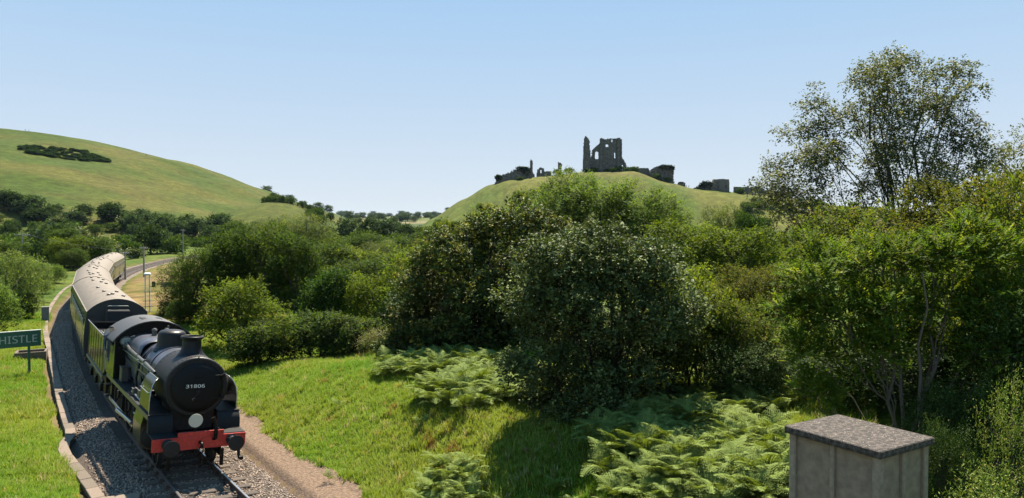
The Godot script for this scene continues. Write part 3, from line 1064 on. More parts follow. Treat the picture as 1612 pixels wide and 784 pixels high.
	for z in [-3.95, -6.35, -8.75]:
		for s in [-1, 1]:
			sh = Shape.new()
			var pts := []
			for k in 9:
				var a := lerpf(0.15, PI - 0.15, k / 8.0)
				pts.append(Vector3(s * 0.76, 0.92 + sin(a) * 1.02, z + cos(a) * 1.02))
			var ra := PackedVector3Array(); var rb := PackedVector3Array()
			for q in pts:
				if q.y > 1.7: ra.append(q + Vector3(-0.12, 0, 0)); rb.append(q + Vector3(0.12, 0, 0))
			sh.grid([ra, rb])
			put("splasher", sh, bk, P)
	return P

func tender(at: Vector3, turn: float) -> Node3D:
	var P := thing("tender", "black coal tender coupled between the locomotive cab and the first carriage", "tender", at, turn)
	P.rotation.z = -0.07
	var sh := Shape.new()
	for s in [-1, 1]:
		sh = Shape.new()
		var rows := []
		for q in [Vector2(1.24, 1.28), Vector2(1.24, 2.55), Vector2(1.25, 2.72), Vector2(1.3, 2.84)]:
			rows.append(PackedVector3Array([Vector3(s * q.x, q.y, -0.1), Vector3(s * q.x, q.y, -6.3)]))
		sh.grid(rows)
		rows = []
		for q in [Vector2(1.22, 1.28), Vector2(1.22, 2.55), Vector2(1.23, 2.72), Vector2(1.28, 2.84)]:
			rows.append(PackedVector3Array([Vector3(s * q.x, q.y, -0.1), Vector3(s * q.x, q.y, -6.3)]))
		sh.grid(rows)
		sh.box(Vector3(s * 1.23, 2.05, -0.1), Vector3(0.03, 1.55, 0.04), 0.008)
		var sd := put("side_sheet", sh, M.gloss, P)
		sh = Shape.new()
		sh.tube([Vector3(s * 1.3, 2.85, -0.1), Vector3(s * 1.3, 2.85, -6.3)], [0.02], 6)
		put("top_bead", sh, M.steel, sd)
		sh = Shape.new()
		for k in 7: sh.box(Vector3(s * 1.247, 2.0, -0.5 - k * 0.92), Vector3(0.012, 1.35, 0.06), 0.003)
		put("seam_strip", sh, M.gloss, sd)
		sh = Shape.new()
		sh.box(Vector3(s * 1.2, 1.2, -3.2), Vector3(0.18, 0.12, 6.4), 0.01)
		put("valance", sh, M.edge, P)
		sh = Shape.new()
		sh.box(Vector3(s * 1.08, 0.82, -3.2), Vector3(0.04, 0.62, 6.1), 0.01)
		put("frame", sh, M.black, P)
		for z in [-1.2, -3.2, -5.2]:
			sh = Shape.new()
			sh.box(Vector3(s * 1.13, 0.6, z), Vector3(0.16, 0.3, 0.3), 0.03)
			sh.box(Vector3(s * 1.13, 0.88, z), Vector3(0.1, 0.1, 0.9), 0.03)
			put("axle_box", sh, M.black, P)
			wheel(0.6, 12, P, Vector3(s * 0.76, 0.6, z))
		sh = Shape.new()
		sh.tube([Vector3(s * 1.22, 1.4, 0.0), Vector3(s * 1.22, 2.7, 0.0)], [0.016], 6)
		put("handrail", sh, M.steel, P)
		buffer(P, s * 0.87, 1.055, -6.4, -1.0, M.buffer)
	sh = Shape.new()
	sh.box(Vector3(0, 1.95, -6.3), Vector3(2.46, 1.6, 0.03), 0.01)
	sh.box(Vector3(0, 2.2, -1.3), Vector3(2.4, 0.03, 2.2), 0.005)
	sh.box(Vector3(0, 2.4, -0.4), Vector3(2.4, 0.7, 0.03), 0.005)
	sh.box(Vector3(0, 1.2, -3.2), Vector3(2.4, 0.1, 6.2), 0.01)
	sh.box(Vector3(0, 2.42, -5.5), Vector3(2.4, 0.03, 1.6), 0.005)
	put("tank", sh, M.black, P)
	# the coal
	var g := RandomNumberGenerator.new()
	g.seed = 77
	sh = Shape.new()
	for k in 420:
		var x := g.randf_range(-1.12, 1.12)
		var z := g.randf_range(-4.9, -0.7)
		var y := 2.28 + 0.5 * (1.0 - x * x * 0.7) * (1.0 - pow(absf(z + 2.9) / 2.2, 2.0)) + g.randf_range(-0.08, 0.05)
		sh.box(Vector3(x, y, z), Vector3(1, 1, 1) * g.randf_range(0.1, 0.24), 0.03, Basis(rdir(g), g.randf() * 6.0))
	var cl := put("coal", sh, M.coal, P)
	tag(cl, "", "", "", "stuff")
	return P

func coach_section(w := 0.0) -> PackedVector2Array:
	var p := PackedVector2Array()
	for q in [Vector2(1.3, 1.0), Vector2(1.375, 1.35), Vector2(1.395, 1.8), Vector2(1.385, 2.3), Vector2(1.345, 2.75), Vector2(1.3, 3.12)]: p.append(q)
	return p

const COACH := 19.66
func coach_proto() -> Node3D:
	var P := thing("railway_carriage", "", "railway carriage", Vector3.ZERO, 0.0, "carriages of the train")
	var L := COACH
	var sec := coach_section()
	var sh := Shape.new()
	for s in [-1, 1]:
		sh = Shape.new()
		var rows := []
		for q in sec: rows.append(PackedVector3Array([Vector3(s * q.x, q.y, 0), Vector3(s * q.x, q.y, -L)]))
		sh.grid(rows)
		var sd := put("body_side", sh, M.coach, P)
		sh = Shape.new()
		sh.box(Vector3(s * 1.33, 1.02, -L / 2), Vector3(0.06, 0.1, L - 0.1), 0.01)
		put("sole_bar", sh, M.under, P)
		sh = Shape.new()
		sh.box(Vector3(s * 1.315, 3.14, -L / 2), Vector3(0.05, 0.05, L), 0.012)
		put("gutter", sh, M.roof_trim, P)
		# windows and doors
		var z := -1.15
		var pattern := [0, 1, 1, 1, 1, 0, 1, 1, 1, 1, 0]
		for k in pattern.size():
			var wide := 0.62 if pattern[k] == 0 else 1.3
			var gap := 0.5
			var zc: float = z - wide / 2
			var bs := Basis(Vector3(0, 0, 1), -s * 0.085)
			var mid := Vector3(s * 1.366, 2.33, zc)
			sh = Shape.new()
			for e in [-1, 1]:
				sh.box(mid + bs * Vector3(s * 0.012, e * 0.36, 0), Vector3(0.03, 0.045, wide), 0.006, bs)
				sh.box(mid + bs * Vector3(s * 0.0125, 0, e * (wide / 2 - 0.022)), Vector3(0.029, 0.68, 0.045), 0.006, bs)
			if pattern[k] == 1: sh.box(mid + bs * Vector3(s * 0.012, 0.17, 0), Vector3(0.026, 0.03, wide - 0.08), 0.005, bs)
			var wn := put("window", sh, M.window_frame, P)
			sh = Shape.new()
			sh.box(mid + bs * Vector3(s * 0.006, 0, 0), Vector3(0.012, 0.68, wide - 0.06), 0.002, bs)
			put("pane", sh, M.coach_glass, wn)
			if pattern[k] == 0:
				sh = Shape.new()
				for e in [-1, 1]: sh.box(Vector3(s * 1.388, 1.65, zc + e * 0.37), Vector3(0.016, 1.2, 0.016), 0.004)
				sh.tube([Vector3(s * 1.41, 1.85, zc + 0.28), Vector3(s * 1.44, 1.85, zc + 0.26), Vector3(s * 1.44, 1.85, zc + 0.16)], [0.014], 5)
				put("door", sh, M.coach_trim, P)
			z -= wide + gap + (0.0 if k < 10 else 0.0)
	# roof
	sh = Shape.new()
	var roof := arc_poly(1.31, 3.14, 3.77, 18)
	var rows2 := []
	for zz in [0.0, -L]:
		var row := PackedVector3Array()
		for q in roof: row.append(Vector3(q.x, q.y, zz))
		rows2.append(row)
	sh.grid(rows2)
	var rf := put("roof", sh, M.roof, P)
	for k in 9:
		sh = Shape.new()
		var rr := []
		for zz in [-0.02, -0.07]:
			var row := PackedVector3Array()
			for q in roof: row.append(Vector3(q.x * 1.004, q.y + 0.012, zz - k * (L - 0.09) / 8.0))
			rr.append(row)
		sh.grid(rr)
		put("roof_rib", sh, M.roof_trim, rf)
	var spots := [[-2.6, -0.25], [-2.2, 0.4], [-2.9, -0.05], [-5.0, 0.3], [-5.2, -0.3], [-8.6, -0.4], [-12.0, 0.25], [-13.2, 0.05], [-15.4, -0.3], [-16.4, 0.35], [-18.4, 0.2], [-18.4, -0.25]]
	for q in spots:
		sh = Shape.new()
		var yy: float = 3.77 - q[1] * q[1] * 0.36
		sh.slathe([Vector2(0.08, -0.02), Vector2(0.08, 0.04), Vector2(0.11, 0.05), Vector2(0.1, 0.08), Vector2(0.05, 0.1), Vector2(0.001, 0.105)], 10, Vector3(q[1], yy, q[0]))
		put("roof_ventilator", sh, M.vent, rf)
	# ends with gangways
	for e in 2:
		var zz: float = 0.0 if e == 0 else -L
		var fw: float = 1.0 if e == 0 else -1.0
		sh = Shape.new()
		var pl := PackedVector2Array()
		for q in sec: pl.append(q)
		for q in roof: pl.append(q)
		for i in range(sec.size() - 1, -1, -1): pl.append(Vector2(-sec[i].x, sec[i].y))
		sh.prism(pl, zz, zz - fw * 0.03)
		var en := put("end_wall", sh, M.coach_end, P)
		sh = Shape.new()
		sh.box(Vector3(0, 2.2, zz + fw * 0.17), Vector3(1.05, 2.15, 0.3), 0.08)
		sh.box(Vector3(0, 2.2, zz + fw * 0.34), Vector3(0.95, 2.05, 0.05), 0.02)
		put("gangway", sh, M.rubber, P)
		sh = Shape.new()
		sh.tube([Vector3(-0.45, 3.42, zz + fw * 0.1), Vector3(-0.4, 3.44, zz + fw * 0.14), Vector3(0.4, 3.44, zz + fw * 0.14), Vector3(0.45, 3.42, zz + fw * 0.1)], [0.018], 6)
		put("end_handrail", sh, M.disc, en)
		sh = Shape.new()
		for s in [-1, 1]:
			for k in 5: sh.box(Vector3(s * 1.05, 1.5 + k * 0.36, zz + fw * 0.05), Vector3(0.22, 0.025, 0.06), 0.006)
		put("end_step", sh, M.coach_end, en)
		sh = Shape.new()
		sh.box(Vector3(0, 1.0, zz - fw * 0.06), Vector3(2.5, 0.32, 0.1), 0.02)
		put("headstock", sh, M.under, P)
		for s in [-1, 1]: buffer(P, s * 0.87, 1.05, zz - fw * 0.1, fw, M.buffer)
		# bogie
		var zb: float = -3.0 if e == 0 else -L + 3.0
		for s in [-1, 1]:
			sh = Shape.new()
			sh.box(Vector3(s * 1.02, 0.55, zb), Vector3(0.12, 0.24, 3.2), 0.03)
			sh.box(Vector3(s * 1.08, 0.42, zb), Vector3(0.2, 0.14, 1.0), 0.03)
			put("bogie_frame", sh, M.under, P)
			for dz in [-1.3, 1.3]: wheel(0.46, 0, P, Vector3(s * 0.76, 0.46, zb + dz))
	sh = Shape.new()
	sh.box(Vector3(0, 1.02, -L / 2), Vector3(2.5, 0.1, L - 0.2), 0.01)
	put("floor_pan", sh, M.under, P)
	sh = Shape.new()
	sh.box(Vector3(0.5, 0.62, -8.6), Vector3(0.9, 0.45, 1.6), 0.05)
	sh.box(Vector3(-0.7, 0.62, -11.0), Vector3(0.6, 0.45, 1.2), 0.05)
	for s in [-1, 1]: sh.tube([Vector3(s * 1.0, 0.95, -5.2), Vector3(s * 1.0, 0.55, -7.8), Vector3(s * 1.0, 0.55, -12.0), Vector3(s * 1.0, 0.95, -14.4)], [0.035], 5)
	put("underframe", sh, M.under, P)
	return P

# ------------------------------------------------------------------ castle ruins
# a standing piece of rubble wall: a ragged outline with openings, given its real thickness
func ruin_mesh(outline: PackedVector2Array, holes: Array, thick: float, cell: float, sd: int, col: Color) -> ArrayMesh:
	var g := RandomNumberGenerator.new()
	g.seed = sd
	var lo := outline[0]
	var hi := outline[0]
	for p in outline:
		lo = lo.min(p); hi = hi.max(p)
	var nx := int(ceil((hi.x - lo.x) / cell))
	var ny := int(ceil((hi.y - lo.y) / cell))
	var inside := {}
	for j in ny:
		for i in nx:
			var p := lo + Vector2(i + 0.5, j + 0.5) * cell
			var q := p + Vector2(g.randf_range(-1, 1), g.randf_range(-1, 1)) * cell * 0.35
			if not Geometry2D.is_point_in_polygon(q, outline): continue
			var hole := false
			for h in holes:
				if Geometry2D.is_point_in_polygon(p, h): hole = true
			if not hole: inside[Vector2i(i, j)] = true
	var front := {}
	var back := {}
	for j in ny + 1:
		for i in nx + 1:
			var p := lo + Vector2(i, j) * cell
			var jit := Vector2(g.randf_range(-1, 1), g.randf_range(-1, 1)) * cell * 0.22
			var bulge := nz.get_noise_2d(p.x * 30.0 + sd, p.y * 30.0) * thick * 0.16
			front[Vector2i(i, j)] = Vector3(p.x + jit.x, p.y + jit.y, thick * 0.5 + bulge + g.randf_range(-0.1, 0.1) * cell)
			back[Vector2i(i, j)] = Vector3(p.x + jit.x, p.y + jit.y, -thick * 0.5 + bulge * 0.5)
	var sh := Shape.new()
	for c in inside:
		var i: int = c.x
		var j: int = c.y
		var t := g.randf_range(0.6, 1.3) * (1.0 + 0.35 * nz.get_noise_2d(i * 22.0, j * 22.0 + sd))
		sh.col = Color(col.r * t, col.g * t, col.b * t)
		var a := Vector2i(i, j); var b := Vector2i(i + 1, j); var d := Vector2i(i + 1, j + 1); var e := Vector2i(i, j + 1)
		sh.quad(front[a], front[b], front[d], front[e])
		sh.quad(back[b], back[a], back[e], back[d])
		if not inside.has(Vector2i(i - 1, j)): sh.quad(back[a], front[a], front[e], back[e])
		if not inside.has(Vector2i(i + 1, j)): sh.quad(front[b], back[b], back[d], front[d])
		if not inside.has(Vector2i(i, j - 1)): sh.quad(front[a], back[a], back[b], front[b])
		if not inside.has(Vector2i(i, j + 1)): sh.quad(front[e], front[d], back[d], back[e])
	return sh.mesh()

const STONE := Color(0.27, 0.225, 0.175)

func ruin(nm: String, label: String, at: Vector3, turn: float, pieces: Array, ivy := []) -> Node3D:
	# pieces: [part name, outline, holes, thickness, offset, turn]
	var o := thing(nm, label, "ruin", at, turn)
	var k := 0
	for p in pieces:
		var m := obj(p[0], ruin_mesh(v2(p[1]), p[2].map(func(h): return v2(h)), p[3], p[6] if p.size() > 6 else 0.45, 17 + k * 31 + nm.length() + int(at.x), STONE), M.ruin, o)
		m.position = p[4]
		m.rotation.y = p[5]
		k += 1
	for q in ivy:
		var g := RandomNumberGenerator.new()
		g.seed = 900 + k
		k += 1
		obj("ivy", crown_mesh(g, q, {"leaves": 1600, "leaf": Vector2(0.7, 0.6), "spray": 0.8, "col": Color(0.03, 0.05, 0.02), "inner": 0.75, "per": 4}), M.leaf_far, o)
	return o

func castle() -> void:
	var W := [-0.3, -6, 11.8, -6, 26.5, -6, 27.6, 1.5, 27.2, 5.5, 25.6, 7.6, 24.6, 9.6, 24.3, 20.5, 23.4, 21.9, 22.4, 22.4, 21.6, 21.4, 12.8, 21.2, 11.3, 22.2, 10.5, 21.2, 10.4, 18, 8.2, 16.8, 5.6, 14, 5.4, 11.2, 4.6, 9.2, -0.3, 8.6]
	var holes := [[7.3, 8.6, 9.7, 8.6, 9.7, 12.9, 8.6, 13.4, 7.3, 12.9], [14, 16.0, 15.8, 16, 15.8, 18, 14, 18], [17.8, 19.2, 18.6, 19.2, 18.6, 20.8, 17.8, 20.8], [19.3, 9.0, 20.4, 9.0, 20.4, 12.0, 19.9, 12.6, 19.3, 11.6], [24.0, 1.4, 25.4, 1.4, 25.4, 4.4, 24.7, 4.9, 24.0, 4.4]]
	ruin("castle_keep", "tall ruined stone castle keep with empty windows, highest on the mound", gpos(45.8, -470) + Vector3(0, 0.8, 0), -0.04, [
		["front_wall", W, holes, 2.6, Vector3.ZERO, 0.0],
		["corner_tower", [0, -6, 4.8, -6, 4.4, 9, 4.3, 13.6, 3.9, 15, 3.8, 20.2, 2.8, 21.8, 1.1, 22.9, 0.4, 21, 0.3, 17, 0, 16], [], 4.2, Vector3(-0.1, 0, 1.2), 0.0],
		["pilaster", [0, -6, 2.0, -6, 1.8, 20.4, 0.2, 20.8], [], 1.2, Vector3(21.3, 0, 1.9), 0.0],
		["pilaster", [0, -6, 1.5, -6, 1.4, 19.5, 0.1, 20.4], [], 0.9, Vector3(10.6, 0, 1.7), 0.0],
		["side_wall", [0, -6, 14, -6, 14, 7, 10, 8, 8, 13, 4, 15, 1, 20, 0, 20], [[5, 4, 6.5, 4, 6.5, 7, 5, 7]], 2.4, Vector3(23.5, 0, -1.5), 1.5],
		["rear_wall", [0, -6, 16, -6, 15, 3, 11, 5, 8, 4, 3, 7, 0, 6], [], 2.2, Vector3(6, 0, -14), 0.0]])
	ruin("castle_bastion", "sloping ivy-topped curtain wall at the left end of the castle", gpos(-10.5, -452) - Vector3(0, 0.5, 0), 0.12, [
		["curtain_wall", [0, 0, 22, -1.5, 21.5, 10, 17, 10.6, 12, 9, 8, 7, 4, 6, 1, 3.5], [], 2.5, Vector3.ZERO, 0.0, 0.6]],
		[[[Vector3(17, 9.4, 1.1), Vector3(4.2, 1.4, 0.9)], [Vector3(19.5, 7.5, 1.3), Vector3(2, 2.2, 0.7)]], [[Vector3(2, 4, 1.2), Vector3(1.8, 1.3, 0.9)]]])
	ruin("wall_stub", "short square stump of masonry above the left curtain wall", Vector3(2.9, 38.0, -468), 0.1, [["stonework", [0, -6, 2.3, -6, 2.3, 5.2, 1.3, 5.8, 0.1, 5.0], [], 2.0, Vector3.ZERO, 0.0]])
	ruin("wall_pinnacle", "thin broken finger of masonry left of the arched wall piece", Vector3(9.5, 36.5, -455), 0.05, [["stonework", [0, -6, 5, -6, 4.6, 3.5, 3.4, 6, 3.3, 12.4, 2.3, 13.6, 1.7, 12.4, 1.6, 8.8, 0.3, 6.4, -0.3, 4], [], 2.2, Vector3.ZERO, 0.0, 0.4]])
	ruin("arched_wall", "broken wall piece with a small pierced arch, between the masonry fingers", Vector3(15.4, 38.0, -460), 0.0, [["stonework", [0, -8, 9.5, -8, 9.2, 5.2, 4.8, 5, 4.7, 6.9, 2.5, 7.6, 0.6, 6.4, 0, 4], [[2.3, 4.2, 3.1, 4.2, 3.1, 6.0, 2.3, 6.2]], 1.9, Vector3.ZERO, 0.0, 0.4]])
	ruin("leaning_pinnacle", "small hooked masonry spike poking over the tallest ash tree", Vector3(29.0, 41.2, -462), 0.0, [["stonework", [0, -8, 2.2, -8, 2.0, 4.4, 2.7, 6.0, 2.2, 7.0, 0.2, 8.0, 0, 6], [], 1.8, Vector3.ZERO, 0.0, 0.4]])
	ruin("low_wall", "low broken wall running right from the foot of the keep", Vector3(73.5, 42.3, -466), 0.0, [["stonework", [0, -6, 15, -6, 14.6, 1.2, 13, 3.2, 9, 3.4, 6, 2.6, 4, 3.6, 0, 4.2], [], 2.0, Vector3.ZERO, 0.0, 0.45]])
	ruin("wall_block", "square ivy-capped block of wall right of the keep", Vector3(87.0, 37.2, -462), -0.1, [["stonework", [0, -6, 14.6, -6, 14.4, 8.4, 13.6, 9.2, 5, 9.0, 1.8, 8, 0, 6.4], [], 7.0, Vector3.ZERO, 0.0, 0.6]],
		[[[Vector3(9.5, 8.2, 3.4), Vector3(4.6, 1.2, 0.9)], [Vector3(13.3, 7.0, 3.2), Vector3(1.4, 2.0, 1.0)]]])
	ruin("fallen_masonry", "leaning lump of fallen masonry beside the castle path", Vector3(104.0, 32.0, -458), 0.3, [["stonework", [0, -3, 4.4, -3, 4.2, 3.0, 3.0, 4.6, 1.0, 4.2, 0, 2.4], [], 3.4, Vector3.ZERO, 0.0, 0.5]])
	# the round tower of the outer wall
	var tw := thing("round_tower", "round roofless castle tower standing apart on the right slope", "ruin", Vector3(130.0, 28.2, -456))
	var sh := Shape.new()
	var g := RandomNumberGenerator.new()
	g.seed = 5
	var rows := []
	var cols := []
	for j in 15:
		var row := PackedVector3Array()
		var cr := []
		for k in 40:
			var a := TAU * k / 40
			var r := 5.4 - j * 0.02 + g.randf_range(-0.12, 0.12)
			var y := -4.0 + j * 1.03
			if j >= 13: y = 9.6 + 0.3 * nz.get_noise_2d(k * 8.0, 3.0)
			if j == 14: r = 3.7; 
			row.append(Vector3(cos(a) * r, y, sin(a) * r))
			var t := g.randf_range(0.8, 1.15)
			cr.append(Color(STONE.r * t, STONE.g * t, STONE.b * t))
		rows.append(row); cols.append(cr)
	sh.grid(rows, true, cols)
	put("stonework", sh, M.ruin, tw)
	sh = Shape.new()
	for k in 3: sh.box(Vector3(cos(1.2 + k) * 5.35, 5.0, sin(1.2 + k) * 5.35), Vector3(0.5, 1.8, 0.5), 0.05)
	put("arrow_slit", sh, M.dark_hole, tw)
	ruin("outer_wall", "ivy-covered curtain wall leading up to the round tower", Vector3(112.0, 29.2, -452), 0.0, [["stonework", [0, -5, 15, -5, 14.6, 6.8, 9, 6.6, 5, 5, 2, 3.6, 0, 3], [], 2.2, Vector3.ZERO, 0.0, 0.6]],
		[[[Vector3(8, 5, 1.1), Vector3(4, 1.8, 0.9)], [Vector3(5, 3, 1.2), Vector3(2.6, 1.8, 0.8)]]])
	ruin("outer_wall", "long low curtain wall falling away right of the round tower", Vector3(137.0, 27.8, -452), -0.06, [["stonework", [0, -6, 34, -6, 34, 1.6, 28, 2.4, 20, 2.2, 17, 4.4, 10, 5.4, 4, 5.2, 0, 5], [], 2.0, Vector3.ZERO, 0.0, 0.7]])

# ------------------------------------------------------------------ the line
func sweep(profile: Array, s0: float, s1: float, step: float, sh: Shape, closed := false) -> void:
	var rows := []
	var s := s0
	while s <= s1 + 0.001:
		var row := PackedVector3Array()
		for q in profile: row.append(at_st(s, q.x, q.y))
		rows.append(row)
		s += step
	for i in profile.size() - (0 if closed else 1):
		var rr := []
		for r in rows: rr.append(PackedVector3Array([r[i], r[(i + 1) % profile.size()]]))
		sh.grid(rr)

func railway() -> void:
	var g := RandomNumberGenerator.new()
	g.seed = 3
	# ballast bed
	var sh := Shape.new()
	var rows := []
	var s := -34.0
	var prof := [Vector2(-2.75, -0.5), Vector2(-2.3, -0.26), Vector2(-1.9, -0.2), Vector2(-1.45, -0.19), Vector2(-0.75, -0.2), Vector2(0, -0.19), Vector2(0.75, -0.2), Vector2(1.45, -0.19), Vector2(1.8, -0.22), Vector2(2.25, -0.33), Vector2(2.8, -0.55)]
	while s < 330.0:
		var row := PackedVector3Array()
		for i in range(0, 45):
			var f := i / 44.0 * (prof.size() - 1)
			var k := mini(int(f), prof.size() - 2)
			var q: Vector2 = prof[k].lerp(prof[k + 1], f - k)
			row.append(at_st(s, q.x + g.randf_range(-0.03, 0.03), q.y + track_y(q.x) + g.randf_range(-0.022, 0.022)))
		rows.append(row)
		s += 0.22 if s < 20.0 else 1.2
	sh.grid(rows)
	structure("ballast_bed", sh, M.ballast, "grey stone ballast bed under the curving railway", "ballast")
	# loose stones on top near the camera
	var stone := Shape.new()
	var ico := []
	for k in 12: ico.append(rdir(g))
	stone.slathe([Vector2(0.001, -0.6), Vector2(0.7, -0.4), Vector2(1.0, 0.0), Vector2(0.6, 0.5), Vector2(0.001, 0.62)], 5)
	for i in stone.v.size(): stone.v[i] += Vector3(nz.get_noise_3d(stone.v[i].x * 300, stone.v[i].y * 300, 5), nz.get_noise_3d(stone.v[i].y * 300, 9, stone.v[i].z * 300), 0) * 0.4
	var xf := []
	var cols := []
	for i in 60000:
		var ss_ := -8.0 + pow(g.randf(), 1.5) * 62.0
		var t := g.randf_range(-2.35, 2.3)
		if ss_ > 6.0 and t > -1.2: continue
		var y := -0.19 + track_y(t)
		for k in prof.size() - 1:
			if t >= prof[k].x and t <= prof[k + 1].x: y = lerpf(prof[k].y, prof[k + 1].y, (t - prof[k].x) / (prof[k + 1].x - prof[k].x)) + track_y(t)
		var r := g.randf_range(0.016, 0.036) * (1.0 + ss_ * 0.012)
		xf.append(Transform3D(Basis(rdir(g), g.randf() * TAU).scaled(Vector3.ONE * r), at_st(ss_, t, y + r * 0.3)))
		var c := g.randf_range(0.6, 1.35)
		cols.append(Color(0.26 * c, 0.195 * c, 0.145 * c))
	tag(multi("ballast_stones", stone.mesh(), M.stone_v, xf, cols), "loose ballast stones lying between the rails and the cable trough", "ballast", "", "stuff")
	# the track: rails and sleepers
	var tr := thing("railway_track", "single railway track curving away to the right under the train", "railway track")
	for side in [-0.7525, 0.7525]:
		sh = Shape.new()
		var cy := track_y(side)
		var rp := [Vector2(side - 0.07, -0.155 + cy), Vector2(side - 0.07, -0.145 + cy), Vector2(side - 0.012, -0.12 + cy), Vector2(side - 0.012, -0.045 + cy), Vector2(side - 0.035, -0.035 + cy), Vector2(side - 0.035, -0.004 + cy), Vector2(side + 0.035, -0.004 + cy), Vector2(side + 0.035, -0.035 + cy), Vector2(side + 0.012, -0.045 + cy), Vector2(side + 0.012, -0.12 + cy), Vector2(side + 0.07, -0.145 + cy), Vector2(side + 0.07, -0.155 + cy)]
		sweep(rp, -34.0, 330.0, 1.0, sh)
		var rl := put("rail", sh, M.rail, tr)
		sh = Shape.new()
		sweep([Vector2(side - 0.03, 0.0 + cy), Vector2(side - 0.022, 0.003 + cy), Vector2(side + 0.022, 0.003 + cy), Vector2(side + 0.03, 0.0 + cy)], -34.0, 330.0, 1.0, sh)
		put("running_surface", sh, M.rail_top, rl)
	var slm := []
	for k in 4:
		sh = Shape.new()
		sh.box(Vector3.ZERO, Vector3(2.55, 0.12, 0.25), 0.015)
		for e in 4: sh.box(Vector3(0, 0.05, -0.1 + e * 0.062), Vector3(2.54, 0.026, 0.05), 0.006)
		slm.append(sh.mesh())
	sh = Shape.new()
	sh.box(Vector3(0, 0.08, 0), Vector3(0.36, 0.03, 0.18), 0.008)
	for e in [-0.11, 0.11]:
		sh.box(Vector3(e, 0.115, 0), Vector3(0.06, 0.07, 0.1), 0.012)
	var chairm := sh.mesh()
	var sp := -13.0
	var n := 0
	while n < 298:
		if sp < 6.0 or (sp > 92.0 and n < 298):
			var o := obj("sleeper", slm[n % 4], [M.sleeper, M.sleeper2][(n * 7 / 3) % 2], tr)
			var a := A0 - sp / RADIUS
			o.transform = Transform3D(Basis(Vector3.UP, a) * Basis(Vector3(0, 0, 1), -CANT), at_st(sp, g.randf_range(-0.03, 0.03), -0.205))
			if sp < 3.0:
				for side in [-0.7525, 0.7525]: obj("rail_chair", chairm, M.rail, o).position.x = side
			n += 1
		sp += 0.72 * g.randf_range(0.96, 1.04)
		if sp > 300.0: break
	# concrete cable trough along the left verge
	var kb := thing("cable_trough", "pale concrete cable trough with slab lids snaking along the left verge", "cable trough")
	var line := [Vector2(-12, -2.5), Vector2(-2.5, -2.48), Vector2(0.8, -2.5), Vector2(3.1, -2.66), Vector2(5.0, -2.84), Vector2(6.3, -2.86), Vector2(7.3, -2.52), Vector2(8.1, -2.46), Vector2(11, -2.45), Vector2(20, -2.36), Vector2(28, -2.42), Vector2(40, -2.85), Vector2(50, -3.1), Vector2(65, -3.4), Vector2(80, -3.85), Vector2(110, -3.9)]
	var kt := func(q: float) -> float:
		for i in range(1, line.size()):
			if q <= line[i].x: return lerpf(line[i - 1].y, line[i].y, (q - line[i - 1].x) / (line[i].x - line[i - 1].x))
		return line[-1].y
	sp = -9.0
	while sp < 108.0:
		var ln := 0.92
		var p0 := at_st(sp, kt.call(sp), 0)
		var p1 := at_st(sp + ln, kt.call(sp + ln), 0)
		var mid := (p0 + p1) * 0.5
		var dir := (p1 - p0)
		sh = Shape.new()
		sh.box(Vector3.ZERO, Vector3(0.32, 0.07, dir.length() - 0.012), 0.012)
		var o := put("slab", sh, [M.concrete, M.concrete2, M.concrete][int(sp * 3.7) % 3], kb)
		o.position = Vector3(mid.x, -0.075 + g.randf_range(-0.012, 0.012), mid.z)
		o.rotation = Vector3(g.randf_range(-0.01, 0.01), atan2(dir.x, dir.z) + g.randf_range(-0.02, 0.02), g.randf_range(-0.025, 0.025))
		sp += ln
	for e in [-1, 1]:
		sh = Shape.new()
		var q := -9.0
		var r0 := []
		while q < 108.0:
			var t: float = kt.call(q)
			r0.append(PackedVector3Array([at_st(q, t + e * 0.15, -0.115), at_st(q, t + e * 0.15, -0.4)]))
			q += 0.5
		sh.grid(r0)
		put("trough_side", sh, M.concrete2, kb)
	var sl := thing("concrete_slab", "pale concrete slab laid across the ballast end of the cable trough", "slab", at_st(-0.35, -2.05, -0.03), 0.42)
	sh = Shape.new()
	sh.box(Vector3.ZERO, Vector3(0.95, 0.09, 0.42), 0.015)
	put("slab", sh, M.concrete, sl)
	# worn dirt path beside the line
	sh = Shape.new()
	rows = []
	s = -30.0
	while s < 42.0:
		var row := PackedVector3Array()
		var wv := 0.28 * nz.get_noise_2d(s * 14.0, 2.0) + 0.12 * nz.get_noise_2d(s * 60.0, 9.0)
		var fade := 1.0 - ss(14.0, 36.0, s)
		for k in 21:
			var f := k / 20.0
			var t := lerpf(2.0, lerpf(2.45, path_edge(s) + 0.25 + wv, fade), f)
			var p := at_st(s, t)
			var y := ground_y(p.x, -p.z) + 0.035 + 0.02 * nz.get_noise_2d(s * 45.0, t * 45.0)
			y -= 0.1 * ss(0.86, 1.0, f)
			if k == 0: y = -0.55
			elif k < 5: y = maxf(y, lerpf(-0.36, y, k / 5.0))
			row.append(Vector3(p.x, y, p.z))
		rows.append(row)
		s += 0.16
	sh.grid(rows)
	structure("dirt_path", sh, M.dirt, "worn bare earth path between the ballast and the grass bank", "path")

